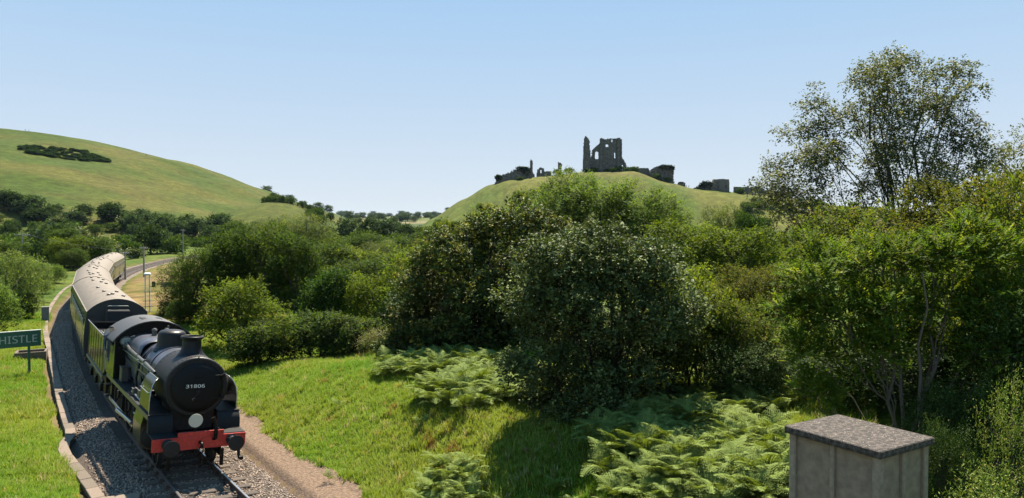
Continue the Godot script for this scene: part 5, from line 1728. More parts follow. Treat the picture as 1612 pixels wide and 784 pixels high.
func materials() -> void:
	M.black = grained(mat(lin(0.012, 0.011, 0.0105), 0.4), "grime", 0.9, 0.02, 0.35, 1.0)
	M.gloss = mat(lin(0.012, 0.014, 0.009), 0.2)
	M.smokebox = grained(mat(lin(0.028, 0.026, 0.026), 0.5), "soot", 0.7, 0.02, 0.7, 1.0)
	M.door_black = mat(lin(0.007, 0.007, 0.0075), 0.6)
	M.door_black.metallic_specular = 0.3
	M.cab_roof = grained(mat(lin(0.07, 0.066, 0.064), 0.5), "soot", 0.7)
	M.chimney = mat(lin(0.014, 0.0135, 0.014), 0.42)
	M.boiler = grained(mat(lin(0.085, 0.09, 0.112), 0.34), "boiler", 0.5, 0.015, 0.75, 1.0)
	M.dome = mat(lin(0.018, 0.017, 0.017), 0.38)
	M.plate = mat(lin(0.014, 0.014, 0.014), 0.6)
	M.plate.metallic_specular = 0.35
	M.edge = mat(lin(0.11, 0.085, 0.05), 0.4)
	M.red = grained(mat(lin(0.6, 0.04, 0.026), 0.45), "red", 0.9, 0.02, 0.75, 1.0)
	M.buffer = mat(lin(0.02, 0.02, 0.02), 0.5)
	M.steel = mat(lin(0.42, 0.41, 0.4), 0.3, 0.85)
	M.steel_dark = mat(lin(0.07, 0.065, 0.06), 0.45, 0.3)
	M.pipe = mat(lin(0.1, 0.095, 0.09), 0.35, 0.3)
	M.wheel = mat(lin(0.03, 0.027, 0.025), 0.5)
	M.disc = mat(lin(0.5, 0.47, 0.38), 0.6)
	M.white = mat(lin(0.75, 0.74, 0.7), 0.5)
	for k in ["black", "smokebox", "chimney", "dome", "buffer", "plate", "wheel", "coach_end", "rubber"]:
		if M.has(k): M[k].metallic_specular = 0.3
	M.coal = mat(lin(0.012, 0.012, 0.013), 0.35)
	M.coach = grained(mat(lin(0.02, 0.034, 0.017), 0.2), "coach", 0.35, 0.02, 0.65, 1.0)
	M.coach.clearcoat_enabled = true
	M.coach.clearcoat = 0.5
	M.coach.clearcoat_roughness = 0.15
	M.coach_trim = mat(lin(0.014, 0.03, 0.014), 0.3)
	M.coach_end = mat(lin(0.02, 0.019, 0.02), 0.6)
	M.coach_glass = mat(lin(0.012, 0.014, 0.014), 0.06)
	M.window_frame = mat(lin(0.3, 0.29, 0.25), 0.4, 0.2)
	M.roof = grained(mat(lin(0.19, 0.155, 0.118), 0.75), "roofdust", 0.22, 0.02, 0.72, 1.0)
	M.roof_trim = mat(lin(0.17, 0.145, 0.115), 0.7)
	M.vent = mat(lin(0.17, 0.145, 0.115), 0.6)
	M.under = mat(lin(0.035, 0.028, 0.022), 0.75)
	M.rubber = mat(lin(0.015, 0.015, 0.015), 0.75)
	M.glass = mat(Color(0.8, 0.85, 0.85, 0.25), 0.05)
	M.glass.transparency = BaseMaterial3D.TRANSPARENCY_ALPHA
	M.ballast = grained(mat(lin(0.27, 0.195, 0.14), 0.9), "ballast", 3.2, 0.06, 0.3, 1.0, 4.0, true)
	M.stone_v = mat(Color.WHITE, 0.85, 0.0, true)
	M.rail = mat(lin(0.075, 0.045, 0.028), 0.75)
	M.rail_top = mat(lin(0.55, 0.55, 0.56), 0.25, 0.9)
	M.sleeper = grained(mat(lin(0.17, 0.125, 0.09), 0.85), "sleeper", 2.0, 0.03, 0.5, 1.0, 0.8)
	M.sleeper2 = grained(mat(lin(0.13, 0.1, 0.075), 0.85), "sleeper", 2.4, 0.03, 0.5, 1.0, 0.8)
	M.concrete = grained(mat(lin(0.21, 0.155, 0.11), 0.85), "concrete", 1.4, 0.03, 0.72, 1.0, 0.3, true)
	M.concrete2 = grained(mat(lin(0.17, 0.13, 0.092), 0.88), "concrete_b", 1.7, 0.03, 0.6, 1.0, 0.3, true)
	M.dirt = grained(mat(lin(0.43, 0.27, 0.16), 0.95), "dirt", 0.55, 0.025, 0.55, 1.0, 2.5, true)
	M.dirt.detail_enabled = true
	M.dirt.detail_albedo = noise_tex("dirt_fine", 0.09, 0.45, 1.0, 3)
	M.dirt.detail_blend_mode = BaseMaterial3D.BLEND_MODE_MUL
	M.dirt.detail_uv_layer = BaseMaterial3D.DETAIL_UV_1
	M.hut = grained(mat(lin(0.25, 0.2, 0.145), 0.85), "hut", 0.8, 0.012, 0.8, 1.0, 0.35)
	M.hut2 = grained(mat(lin(0.28, 0.23, 0.17), 0.85), "hut", 1.1, 0.012, 0.8, 1.0, 0.3)
	M.slab = grained(mat(lin(0.33, 0.27, 0.225), 0.95), "slab", 1.3, 0.05, 0.35, 1.0, 1.0)
	M.slab.detail_enabled = true
	M.slab.detail_albedo = noise_tex("slab_fine", 0.012, 0.35, 1.0, 5)
	M.slab.detail_blend_mode = BaseMaterial3D.BLEND_MODE_MUL
	M.sign_green = mat(lin(0.012, 0.075, 0.045), 0.45)
	M.white_wood = mat(lin(0.66, 0.64, 0.58), 0.6)
	M.letter = mat(lin(0.36, 0.36, 0.32), 0.6)
	M.grey_paint = mat(lin(0.13, 0.135, 0.125), 0.6)
	M.weathered = grained(mat(lin(0.4, 0.37, 0.32), 0.85), "wood", 1.0, 0.03, 0.6, 1.0)
	M.board_grey = mat(lin(0.25, 0.28, 0.3), 0.5)
	M.ruin = mat(Color.WHITE, 0.95, 0.0, true)
	M.ruin.albedo_texture = noise_tex("ruin", 0.03, 0.45, 1.0)
	M.ruin.uv1_triplanar = true
	M.ruin.uv1_scale = Vector3.ONE * 0.12
	M.dark_hole = mat(lin(0.02, 0.02, 0.02), 0.9)
	M.cloth = mat(Color.WHITE, 0.85, 0.0, true)
	M.bark = grained(mat(Color.WHITE, 0.9, 0.0, true), "bark", 1.2, 0.04, 0.5, 1.0)
	M.leaf = leaf_mat(0.6, 1.0, 0.15)
	M.leaf_birch = leaf_mat(0.5, 0.9, 0.2)
	M.leaf_gloss = leaf_mat(0.55, 0.65, 0.16)
	M.leaf_far = leaf_mat(0.75, 0.8, 0.12)
	M.grass = leaf_mat(0.7, 0.8, 0.12)
	M.fern = leaf_mat(0.6, 0.8, 0.13)
	M.fern_dead = mat(lin(0.7, 0.33, 0.3), 0.9, 0.0, true)
	M.lichen = mat(lin(0.36, 0.32, 0.26), 0.95)
	var e := mat(Color.WHITE, 0.95, 0.0, true)
	e.albedo_texture = noise_tex("earth", 0.012, 0.72, 1.0, 5)
	e.uv1_triplanar = true
	e.uv1_world_triplanar = true
	e.uv1_scale = Vector3.ONE * 0.09
	e.detail_enabled = true
	e.detail_albedo = noise_tex("downland", 0.02, 0.66, 1.0, 5, 1024)
	e.detail_blend_mode = BaseMaterial3D.BLEND_MODE_MUL
	e.detail_uv_layer = BaseMaterial3D.DETAIL_UV_2
	e.uv2_triplanar = true
	e.uv2_world_triplanar = true
	e.uv2_scale = Vector3(0.0085, 0.017, 0.0085)
	e.metallic_specular = 0.2
	M.earth = e

func ground_color(x: float, d: float, y: float) -> Color:
	var q := st(x, d)
	var a := nz.get_noise_2d(x * 3.0, d * 3.0)
	var b := nz.get_noise_2d(x * 0.7 + 300.0, d * 0.7)
	var c := nz.get_noise_2d(x * 14.0, d * 14.0 + 90.0)
	var grass := Color(0.105, 0.19, 0.02).lerp(Color(0.19, 0.225, 0.035), clampf(0.4 + a * 0.9 + c * 0.4, 0, 1))
	var col := grass
	if d > 230.0 and y > 4.0:
		# the open downs: yellowish pasture with mown and browner patches, and sheep terraces
		var m := clampf(0.5 + b * 1.3 + nz.get_noise_2d(x * 0.25, d * 0.8) * 0.9, 0, 1)
		col = Color(0.076, 0.116, 0.014).lerp(Color(0.13, 0.135, 0.024), m)
		col = col.lerp(Color(0.15, 0.115, 0.035), clampf(nz.get_noise_2d(x * 0.5 + 77.0, d * 1.1) * 1.5 - 0.4, 0, 0.35))
		if x > -75.0: col = col * 1.28
		col = col * (1.06 + 0.34 * nz.get_noise_2d(x * 4.0, y * 30.0) + 0.1 * c)
	elif d > 55.0:
		col = grass * 0.8
	if d > 700.0:
		var fx := floori((x + nz.get_noise_2d(x * 0.2, d * 0.2) * 60.0) / 190.0)
		var fd := floori((d + nz.get_noise_2d(x * 0.2, d * 0.2 + 50.0) * 60.0) / 130.0)
		var hsh := absi(hash(Vector2i(fx, fd))) % 6
		col = [Color(0.14, 0.19, 0.05), Color(0.11, 0.16, 0.045), Color(0.3, 0.27, 0.13), Color(0.17, 0.2, 0.06), Color(0.2, 0.2, 0.09), Color(0.09, 0.13, 0.04)][hsh]
		if d < 1000.0: col = Color(0.1, 0.14, 0.04)
	# dry grass and bare earth along the line
	if q.x < 330.0 and q.x > -60.0:
		var dry := ss(2.0, 3.0, q.y) * (1.0 - ss(9.0, 12.5, q.y + a * 3.0)) * ss(38.0, 56.0, q.x)
		col = col.lerp(Color(0.3, 0.205, 0.085).lerp(Color(0.17, 0.17, 0.035), clampf(0.3 + c + a, 0, 1)), dry)
		var bare := 1.0 - ss(-0.25, 0.35, q.y - path_edge(q.x) - 0.5 * c)
		if q.y < 0: bare = 1.0 - ss(2.75, 3.15, -q.y + 0.25 * c)
		else: bare *= 1.0 - ss(20.0, 40.0, q.x)
		col = col.lerp(Color(0.22, 0.145, 0.085), clampf(bare, 0, 1) * 0.9)
		if q.x < 45.0 and q.y > 5.0: col = col.lerp(Color(0.17, 0.11, 0.045), clampf(nz.get_noise_2d(x * 22.0 + 11.0, d * 22.0) * 3.2 - 1.5, 0.0, 0.6))
	return col

func terrain() -> void:
	var xs := []
	var x := -75.0
	while x < 32.0:
		xs.append(x); x += 0.45
	var st_ := 0.5
	while x < 2600.0:
		xs.append(x); st_ = minf(st_ * 1.07, 60.0) if x < 60.0 or x > 240.0 else minf(st_ * 1.07, 4.0); x += st_
	xs.append(2600.0)
	x = -75.45
	st_ = 0.5
	var left := []
	while x > -2600.0:
		left.append(x); st_ = minf(st_ * 1.06, 60.0) if x < -600.0 else minf(st_ * 1.06, 6.0); x -= st_
	left.append(-2600.0)
	left.reverse()
	xs = left + xs
	var ds := []
	var d := -40.0
	while d < 8.0:
		ds.append(d); d += 2.0
	while d < 75.0:
		ds.append(d); d += 0.5
	st_ = 0.5
	while d < 3600.0:
		ds.append(d); st_ = minf(st_ * 1.05, 5.0 if d < 640.0 else 45.0); d += st_
	ds.append(3700.0)
	var sh := Shape.new()
	var rows := []
	var cols := []
	for dd in ds:
		var row := PackedVector3Array()
		var cr := []
		for xx in xs:
			var y := ground_y(xx, dd)
			row.append(Vector3(xx, y, -dd))
			cr.append(ground_color(xx, dd, y))
		rows.append(row)
		cols.append(cr)
	sh.grid(rows, false, cols)
	structure("ground", sh, M.earth, "green valley floor, grassy bank, downs and far fields", "ground")

func breeds() -> void:
	var far := {"leaves": 2600, "leaf": Vector2(0.75, 0.55), "spray": 1.3, "per": 4, "inner": 0.7}
	var dk := Color(0.046, 0.076, 0.032)
	breed("far_tree", 11, 9, 10, -0.2, 14, 0.24, far.merged({"col": dk, "tip": dk * 1.5}, true), M.leaf_far, M.bark)
	breed("far_tree2", 12, 9, 11, 0.0, 13, 0.25, far.merged({"col": Color(0.033, 0.059, 0.014), "tip": dk}, true), M.leaf_far, M.bark)
	breed("far_round", 13, 9, 7, 0.2, 14, 0.24, far.merged({"col": Color(0.062, 0.097, 0.020), "tip": Color(0.095, 0.130, 0.031), "skirt": 1.0}, true), M.leaf_far, M.bark)
	breed("far_bush", 14, 6, 4, -0.2, 11, 0.27, far.merged({"col": Color(0.043, 0.081, 0.015), "tip": Color(0.067, 0.108, 0.019), "skirt": 1.0, "leaves": 1500}, true), M.leaf_far, M.bark)
	breed("far_bloom", 15, 7, 5, -0.2, 12, 0.26, far.merged({"col": Color(0.057, 0.092, 0.022), "tip": Color(0.260, 0.260, 0.190), "tips": 0.3, "skirt": 1.0, "leaves": 2000}, true), M.leaf_far, M.bark)
	breed("gorse", 16, 4, 2.2, -0.2, 9, 0.28, far.merged({"col": Color(0.021, 0.045, 0.012), "tip": Color(0.028, 0.054, 0.014), "skirt": 1.0, "leaves": 800}, true), M.leaf_far, M.bark)
	var mid := {"leaves": 15000, "leaf": Vector2(0.19, 0.12), "spray": 0.55, "per": 6, "stems": 1}
	breed("alder", 21, 6, 8, 0.3, 20, 0.19, mid.merged({"col": Color(0.048, 0.079, 0.018), "tip": Color(0.069, 0.103, 0.018), "skirt": 0.8}, true), M.leaf, M.bark)
	breed("alder2", 22, 5, 8, 0.3, 18, 0.2, mid.merged({"col": Color(0.042, 0.073, 0.016), "tip": Color(0.061, 0.094, 0.021), "skirt": 0.8}, true), M.leaf, M.bark)
	breed("scrub", 23, 5, 4, -0.3, 18, 0.21, mid.merged({"col": Color(0.059, 0.094, 0.029), "tip": Color(0.091, 0.130, 0.038), "skirt": 1.0, "stems": 3, "shrub": true}, true), M.leaf, M.bark)
	breed("scrub2", 24, 4.5, 4, -0.3, 17, 0.21, mid.merged({"col": Color(0.042, 0.070, 0.020), "tip": Color(0.100, 0.130, 0.029), "tips": 0.4, "skirt": 1.0, "stems": 3, "shrub": true}, true), M.leaf, M.bark)
	breed("lime", 25, 6, 6, -0.2, 20, 0.19, mid.merged({"col": Color(0.086, 0.126, 0.018), "tip": Color(0.135, 0.167, 0.025), "skirt": 1.0, "stems": 3}, true), M.leaf, M.bark)
	breed("lime2", 26, 5, 5, -0.2, 20, 0.2, mid.merged({"col": Color(0.104, 0.138, 0.023), "tip": Color(0.168, 0.188, 0.031), "skirt": 1.0, "stems": 3, "shrub": true}, true), M.leaf, M.bark)
	breed("willow", 27, 6, 7, 0.0, 22, 0.17, mid.merged({"col": Color(0.084, 0.111, 0.041), "tip": Color(0.128, 0.154, 0.065), "droop": 0.6, "leaf": Vector2(0.24, 0.07), "skirt": 0.6}, true), M.leaf, M.bark)
	breed("willow_left", 28, 6, 7, -0.2, 22, 0.18, mid.merged({"col": Color(0.110, 0.160, 0.050), "tip": Color(0.188, 0.234, 0.085), "leaf": Vector2(0.22, 0.08), "skirt": 1.0}, true), M.leaf, M.bark)
	breed("willow_left2", 29, 5, 5, -0.2, 20, 0.2, mid.merged({"col": Color(0.099, 0.160, 0.038), "tip": Color(0.164, 0.221, 0.068), "leaf": Vector2(0.2, 0.09), "skirt": 1.0}, true), M.leaf, M.bark)
	breed("dark_tree", 30, 5, 5, -0.1, 18, 0.2, mid.merged({"col": Color(0.030, 0.062, 0.016), "tip": Color(0.052, 0.091, 0.019), "skirt": 0.9}, true), M.leaf, M.bark)
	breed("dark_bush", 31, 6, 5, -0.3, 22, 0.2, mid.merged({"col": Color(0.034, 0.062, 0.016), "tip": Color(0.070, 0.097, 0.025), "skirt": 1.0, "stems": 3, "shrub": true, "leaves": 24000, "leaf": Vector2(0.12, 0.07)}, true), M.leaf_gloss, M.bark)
	breed("pale_bush", 32, 4, 2.5, -0.2, 16, 0.22, mid.merged({"col": Color(0.114, 0.140, 0.040), "tip": Color(0.270, 0.220, 0.160), "tips": 0.35, "skirt": 1.0, "stems": 3, "shrub": true, "leaf": Vector2(0.1, 0.07)}, true), M.leaf, M.bark)
	breed("sapling", 33, 1.6, 4.5, 0.8, 12, 0.26, mid.merged({"leaves": 1500, "leaf": Vector2(0.16, 0.08), "col": Color(0.104, 0.151, 0.022), "tip": Color(0.200, 0.200, 0.060), "spray": 0.35, "trunk": 0.04}, true), M.leaf, M.bark)
	var ashy := {"leaves": 13000, "leaf": Vector2(0.26, 0.12), "spray": 0.8, "per": 7, "pinnate": true, "twigs": 4, "fork": 0.25, "trunk": 0.2}
	breed("ash", 34, 7, 11, 2.0, 30, 0.15, ashy.merged({"col": Color(0.085, 0.135, 0.03), "tip": Color(0.15, 0.195, 0.045)}, true), M.leaf, M.bark)
	breed("ash2", 35, 7, 11, 2.0, 30, 0.15, ashy.merged({"col": Color(0.085, 0.135, 0.03), "tip": Color(0.15, 0.195, 0.045)}, true), M.leaf, M.bark)
	var near := {"leaves": 30000, "leaf": Vector2(0.075, 0.05), "spray": 0.3, "per": 8, "twigs": 4}
	breed("hawthorn", 36, 6, 6.5, 0.3, 26, 0.17, near.merged({"col": Color(0.085, 0.1, 0.022), "tip": Color(0.13, 0.12, 0.03), "skirt": 0.8, "leaf": Vector2(0.1, 0.075), "leaves": 52000, "inner": 0.5}, true), M.leaf, M.bark)
	breed("hawthorn2", 37, 5, 5.5, 0.2, 24, 0.18, near.merged({"col": Color(0.093, 0.130, 0.025), "tip": Color(0.183, 0.168, 0.058), "skirt": 0.8, "leaf": Vector2(0.1, 0.07), "leaves": 24000}, true), M.leaf, M.bark)
	breed("willow_near", 38, 2.5, 3, -0.2, 18, 0.22, near.merged({"leaves": 9000, "leaf": Vector2(0.085, 0.026), "spray": 0.35, "col": Color(0.139, 0.194, 0.036), "tip": Color(0.244, 0.240, 0.078), "skirt": 1.0, "stems": 3, "shrub": true, "trunk": 0.03}, true), M.leaf_gloss, M.bark)
	breed("birch_small", 39, 5, 9, 1.5, 22, 0.2, near.merged({"leaves": 11000, "leaf": Vector2(0.085, 0.06), "droop": 0.5, "col": Color(0.09, 0.105, 0.05), "tip": Color(0.15, 0.155, 0.09), "bark": Color(0.2, 0.18, 0.16), "trunk": 0.1}, true), M.leaf_birch, M.bark)
	breed("birch", 40, 1, 1, 0, 0, 0, near.merged({"leaves": 62000, "leaf": Vector2(0.115, 0.078), "droop": 0.45, "inner": 0.3, "col": Color(0.09, 0.105, 0.056), "tip": Color(0.15, 0.155, 0.09), "bark": Color(0.06, 0.05, 0.042), "trunk": 0.12, "fork": 0.25, "stems": 2, "spray": 0.42, "twigs": 6}, true), M.leaf_birch, M.bark, broken(BIRCH, 2, 8))
	breed("rowan", 41, 1, 1, 0, 0, 0, near.merged({"leaves": 65000, "leaf": Vector2(0.115, 0.048), "pinnate": true, "per": 10, "inner": 0.5, "col": Color(0.08, 0.13, 0.018), "tip": Color(0.16, 0.19, 0.028), "trunk": 0.06, "stems": 4, "twigs": 6, "bark": Color(0.2, 0.17, 0.13)}, true), M.leaf, M.bark, broken(ROWAN, 3, 7))
	breed("dark_thicket", 42, 1, 1, 0, 0, 0, near.merged({"leaves": 85000, "leaf": Vector2(0.15, 0.105), "col": Color(0.058, 0.08, 0.024), "tip": Color(0.18, 0.175, 0.036), "tips": 0.3, "vary": 0.4, "low": 0.8, "inner": 0.5, "trunk": 0.09, "stems": 3, "bark": Color(0.04, 0.033, 0.025)}, true), M.leaf_gloss, M.bark, broken(OAK, 5, 5))
	breed("grey_thicket", 43, 1, 1, 0, 0, 0, near.merged({"leaves": 95000, "leaf": Vector2(0.105, 0.075), "col": Color(0.064, 0.088, 0.032), "tip": Color(0.135, 0.165, 0.06), "vary": 0.45, "low": 0.8, "inner": 0.5, "trunk": 0.06, "stems": 4, "bark": Color(0.04, 0.035, 0.028), "shrub": true}, true), M.leaf_gloss, M.bark, broken(SALLOW, 6, 6))

func vegetation() -> void:
	var g := RandomNumberGenerator.new()
	g.seed = 101
	for p in PLANTS:
		var at := gpos(p[5], p[6], 0.1)
		var k: Dictionary = kinds[p[0]]
		var own: bool = k.h == 1
		if own: plant(p[0], p[1], p[2], p[3], at, 1, 1, 0.0, p[4])
		else: plant(p[0], p[1], p[2], p[3], at, p[8], maxf(p[7] - at.y, 1.0) * 0.97, g.randf() * TAU, p[4])
	# the wooded valley floor beyond, belt by belt
	var spots := []
	var tries := 0
	while spots.size() < 520 and tries < 20000:
		tries += 1
		var d := 62.0 + pow(g.randf(), 1.1) * 275.0
		var x := g.randf_range(-0.98, 0.42) * d
		var q := st(x, d)
		if q.y > -7.0 - (5.0 if d < 120.0 else 0.0) and q.y < 13.0 and q.x < 235.0: continue
		if q.y < 0.0 and d < 105.0: continue
		var gy := ground_y(x, d)
		if d > 215.0 and gy > 14.0: continue
		var u := x / d
		if d < 110.0 and u > -0.2: continue
		var ok := true
		for s in spots:
			if Vector2(s.x - x, s.y - d).length() < 2.8 + d * 0.0085: ok = false; break
		if ok: spots.append(Vector2(x, d))
	for s in spots:
		var d: float = s.y
		var at := gpos(s.x, -d, 0.2)
		var r := g.randf()
		var key := "far_bush"
		var w := g.randf_range(5.0, 9.0)
		var h := w * g.randf_range(0.6, 0.85)
		if r < 0.22: key = "far_round"
		elif r < 0.38: key = "far_bloom"
		elif r < 0.52 or (d > 265.0 and r < 0.85):
			key = "far_tree" if r < 0.45 else "far_tree2"
			h = w * g.randf_range(0.95, 1.2)
		if d < 140.0:
			key = ["scrub", "lime", "alder2", "willow", "scrub2", "lime2", "alder"][int(r * 6.99)]
		h = minf(h, 9.5 + d * 0.01)
		# crowns on the valley floor stay below the eye line
		if s.x / d > -0.28 and d < 250.0: h = minf(h, 6.8 - at.y + d * 0.006)
		var ud: float = s.x / d
		var zone := "in the gap between the hills"
		if ud < -0.6: zone = "at the left edge of view"
		elif ud < -0.5: zone = "above the train's tail"
		elif ud < -0.4: zone = "beyond the railway bend"
		elif ud < -0.25: zone = "right of the railway bend"
		elif ud > -0.05: zone = "below the castle mound"
		zone += " close by" if d < 140.0 else (" midway off" if d < 235.0 else " by the hills")
		var what: String = {"far_bush": "green rounded valley bush", "far_round": "pale rounded valley tree", "far_bloom": "pale-blossomed valley thorn", "far_tree": "dark valley tree", "far_tree2": "tall dark valley tree", "scrub": "grey-green valley scrub", "scrub2": "dark-footed valley scrub", "lime": "yellow-green valley willow", "lime2": "small yellow-green valley willow", "alder": "full-crowned valley alder", "alder2": "slim valley alder", "willow": "greyish valley willow"}[key]
		var nm: String = {"far_bush": "valley_bush", "far_round": "valley_tree", "far_bloom": "blossom_thorn", "far_tree": "valley_tree", "far_tree2": "valley_tree", "scrub": "valley_bush", "scrub2": "valley_bush", "lime": "valley_willow", "lime2": "valley_willow", "alder": "valley_alder", "alder2": "valley_alder", "willow": "valley_willow"}[key]
		plant(key, nm, what + " " + zone, "bush" if key == "far_bush" else "tree", at, w, maxf(h, 2.0), g.randf() * TAU, what + (" plants " if key.begins_with("scrub") else ("es " if what.ends_with("bush") else "s ")) + zone)
	# dark belt along the foot of the down
	for i in 46:
		var f := i / 45.0
		var x := lerpf(-262.0, -118.0, f) + g.randf_range(-2, 2)
		var d := 322.0 + g.randf_range(-14, 14)
		var clump := nz.get_noise_2d(i * 13.0, 7.0)
		var at := gpos(x, -d, 0.3)
		var big := g.randf_range(5.5, 7.5) + 4.5 * clampf(clump * 2.0 + (0.5 if x > -190.0 and x < -140.0 else 0.0), 0, 1)
		plant("far_tree" if i % 3 else "far_tree2", "hedgerow_tree", "dark tree in the %s of the belt along the foot of the grassy hill" % ["left end", "left half", "middle", "right half", "right end"][mini(i / 9, 4)], "tree", at, big * g.randf_range(0.9, 1.25), big, g.randf() * TAU, "dark trees along the foot of the grassy hill, %s" % ["left end", "left half", "middle", "right half", "right end"][mini(i / 9, 4)])
	# the nose of the hill and its hedge
	for i in 26:
		var x := g.randf_range(-148.0, -98.0)
		var d := 408.0 + g.randf_range(-34, 20)
		if x < -128.0 and d < 395.0: continue
		plant("far_bush", "hillside_bush", "dark bush on the nose of the grassy hill above the gap", "bush", gpos(x, -d, 0.3), g.randf_range(4.5, 7.5), g.randf_range(3.5, 5.5), g.randf() * TAU, "bushes on the nose of the grassy hill")
	# the gorse patch high on the down
	for i in 120:
		var f := g.randf()
		var x := lerpf(-319.0, -272.0, f)
		var wide := 20.0 * sin(PI * clampf(f * 0.9 + 0.12, 0, 1)) + 2.0
		var d := 480.0 + f * 14.0 + g.randf_range(-wide, wide)
		plant("gorse", "gorse_bush", "dark gorse bush in the patch high on the grassy hill", "bush", gpos(x, -d, 0.2), g.randf_range(4.0, 6.5), g.randf_range(1.5, 3.0), g.randf() * TAU, "gorse patch on the grassy hill")
	# scrub climbing the castle mound
	for i in 95:
		var x := g.randf_range(-42.0, 215.0)
		var d := g.randf_range(352.0, 398.0) + (24.0 if x > 0.0 and x < 80.0 else (26.0 if x > 122.0 else 0.0))
		if x > 82.0 and x < 118.0 and d > 372.0: continue
		var low := d < 375.0
		plant("far_round" if i % 3 else "far_bush", "slope_bush", "green scrub bush %s of the castle mound" % (("low on the front" if low else "halfway up the front") if x < 100.0 else ("low on the right side" if low else "halfway up the right side")), "bush", gpos(x, -d, 0.3), g.randf_range(5.0, 9.0), g.randf_range(3.5, 6.5), g.randf() * TAU, "scrub on the castle mound, %s" % (("low front" if low else "upper front") if x < 100.0 else ("low right" if low else "upper right")))
	# bushes tucked against the ruins
	for q in [[52, 464, 7, 4.5], [60, 462, 5, 3.2], [68, 463, 8, 4.6], [77, 461, 7, 4.5], [90, 455, 6, 4.0], [96, 453, 5, 3.6], [63, 455, 5, 3], [72, 457, 4, 3], [46, 463, 5, 3.0], [28, 455, 6, 4], [36, 458, 7, 4], [5, 446, 5, 2.5], [140, 448, 6, 4]]:
		plant("far_bush", "castle_bush", "rounded bush growing against the castle ruins", "bush", gpos(q[0], -q[1], 0.3), q[2], q[3], g.randf() * TAU, "bushes among the castle ruins")
	plant("far_bush", "castle_bush", "dark bush alone on the left skyline of the castle mound", "bush", gpos(-41, -470, 0.3), 5, 3, 1.0)
	# far woods on the ridges: a mass
	var xf := []
	for i in 2600:
		var d := 760.0 + g.randf() * 1900.0
		var x := g.randf_range(-0.34, 0.75) * d
		if nf.get_noise_2d(x * 0.5 + 400.0, d * 0.9) < 0.12 and not (absf(fposmod(d + nz.get_noise_2d(x * 0.2, d * 0.2 + 50.0) * 60.0, 130.0)) < 9.0): continue
		var s := g.randf_range(0.55, 1.0) * (0.6 + d * 0.0005)
		xf.append(Transform3D(Basis(Vector3.UP, g.randf() * TAU).scaled(Vector3(s * 1.3, s, s * 1.3)), gpos(x, -d, 0.3)))
	tag(multi("far_woods", kinds["far_tree"].crown, M.leaf_far, xf, []), "dark woods and hedges on the hazy far ridges", "woodland", "", "stuff")

func bracken() -> void:
	var g := RandomNumberGenerator.new()
	g.seed = 404
	var fr := []
	for k in 6: fr.append(frond_mesh(60 + k, 1.0))
	# beds: [centre x, centre d, half width, half depth, plants, height, label, group]
	var beds := [
		[-3.0, 29.4, 2.4, 1.8, 40, 1.35, "pale bracken plant in the far bed at the crest of the grass bank", "bracken at the crest of the bank"],
		[-0.5, 25.3, 2.7, 2.1, 70, 1.4, "bracken plant in the middle bed left of the sallow", "bracken in the middle bed"],
		[4.5, 18.0, 2.4, 3.3, 118, 1.45, "bracken plant in the large bed left of the concrete hut", "bracken in the large bed by the hut"],
		[6.8, 22.0, 1.8, 1.2, 18, 1.2, "shaded bracken plant behind the large bed, under the hawthorn", "shaded bracken behind the large bed"],
		[4.1, 14.0, 0.9, 1.0, 16, 1.1, "bracken plant against the left side of the concrete hut", "bracken against the hut"],
		[-1.7, 18.9, 0.75, 1.8, 20, 1.05, "silvery bracken plant in the small patch at the foot of the bank", "bracken in the small near patch"],
		[0.9, 17.0, 1.5, 1.2, 8, 0.6, "small bracken plant scattered in the grass right of the near patch", "scattered small bracken"]]
	for b in beds:
		for i in b[4]:
			var a: float = i * 2.39996 + g.randf() * 0.6
			var r := sqrt((i + 0.5) / b[4])
			var x: float = b[0] + cos(a) * b[2] * r + g.randf_range(-0.15, 0.15)
			var d: float = b[1] + sin(a) * b[3] * r + g.randf_range(-0.15, 0.15)
			if Vector2(x - 5.74, d - 12.2).length() < 1.0: continue
			var o := thing("bracken", b[6], "fern", gpos(x, -d, 0.02), g.randf() * TAU, b[7])
			var n: int = 9 + (int(i) % 3)
			for k in n:
				var m := obj("frond", fr[(i + k * 5) % 6], M.fern, o)
				var s: float = b[5] * g.randf_range(0.5, 0.9)
				m.transform = Transform3D(Basis(Vector3.UP, TAU * k / n + g.randf_range(-0.5, 0.5)) * Basis(Vector3.RIGHT, g.randf_range(-0.15, 0.4)) * Basis.from_scale(Vector3(s, s, s)), Vector3.ZERO)
	# last year's fronds lying brown in the grass
	var dead := []
	for i in 70:
		var d := 14.0 + g.randf() * 12.0
		var x := -4.5 + g.randf() * 7.0 + (20.0 - d) * 0.15
		if nz.get_noise_2d(x * 22.0 + 11.0, d * 22.0) < 0.25: continue
		var s := g.randf_range(0.3, 0.6)
		dead.append(Transform3D(Basis(Vector3.UP, g.randf() * TAU) * Basis(Vector3.RIGHT, 1.0).scaled(Vector3.ONE * s), gpos(x, -d, -0.05)))
	tag(multi("dead_bracken", fr[1], M.fern_dead, dead, []), "brown dead bracken fronds lying in the short grass", "dead bracken", "", "stuff")
	# a few lone shoots on the bank
	for q in [[-5.3, 21.0], [-2.2, 20.6], [-6.4, 26.6], [-3.4, 18.0], [0.9, 19.0], [2.1, 16.1], [-2.9, 23.2]]:
		var o := thing("bracken", "single small bracken shoot alone on the grass bank", "fern", gpos(q[0], -q[1], 0.02), g.randf() * TAU, "lone bracken shoots on the bank")
		for k in 3:
			var m := obj("frond", fr[k], M.fern, o)
			m.transform = Transform3D(Basis(Vector3.UP, TAU * k / 3.0 + g.randf()) * Basis.from_scale(Vector3.ONE * g.randf_range(0.45, 0.65)), Vector3.ZERO)

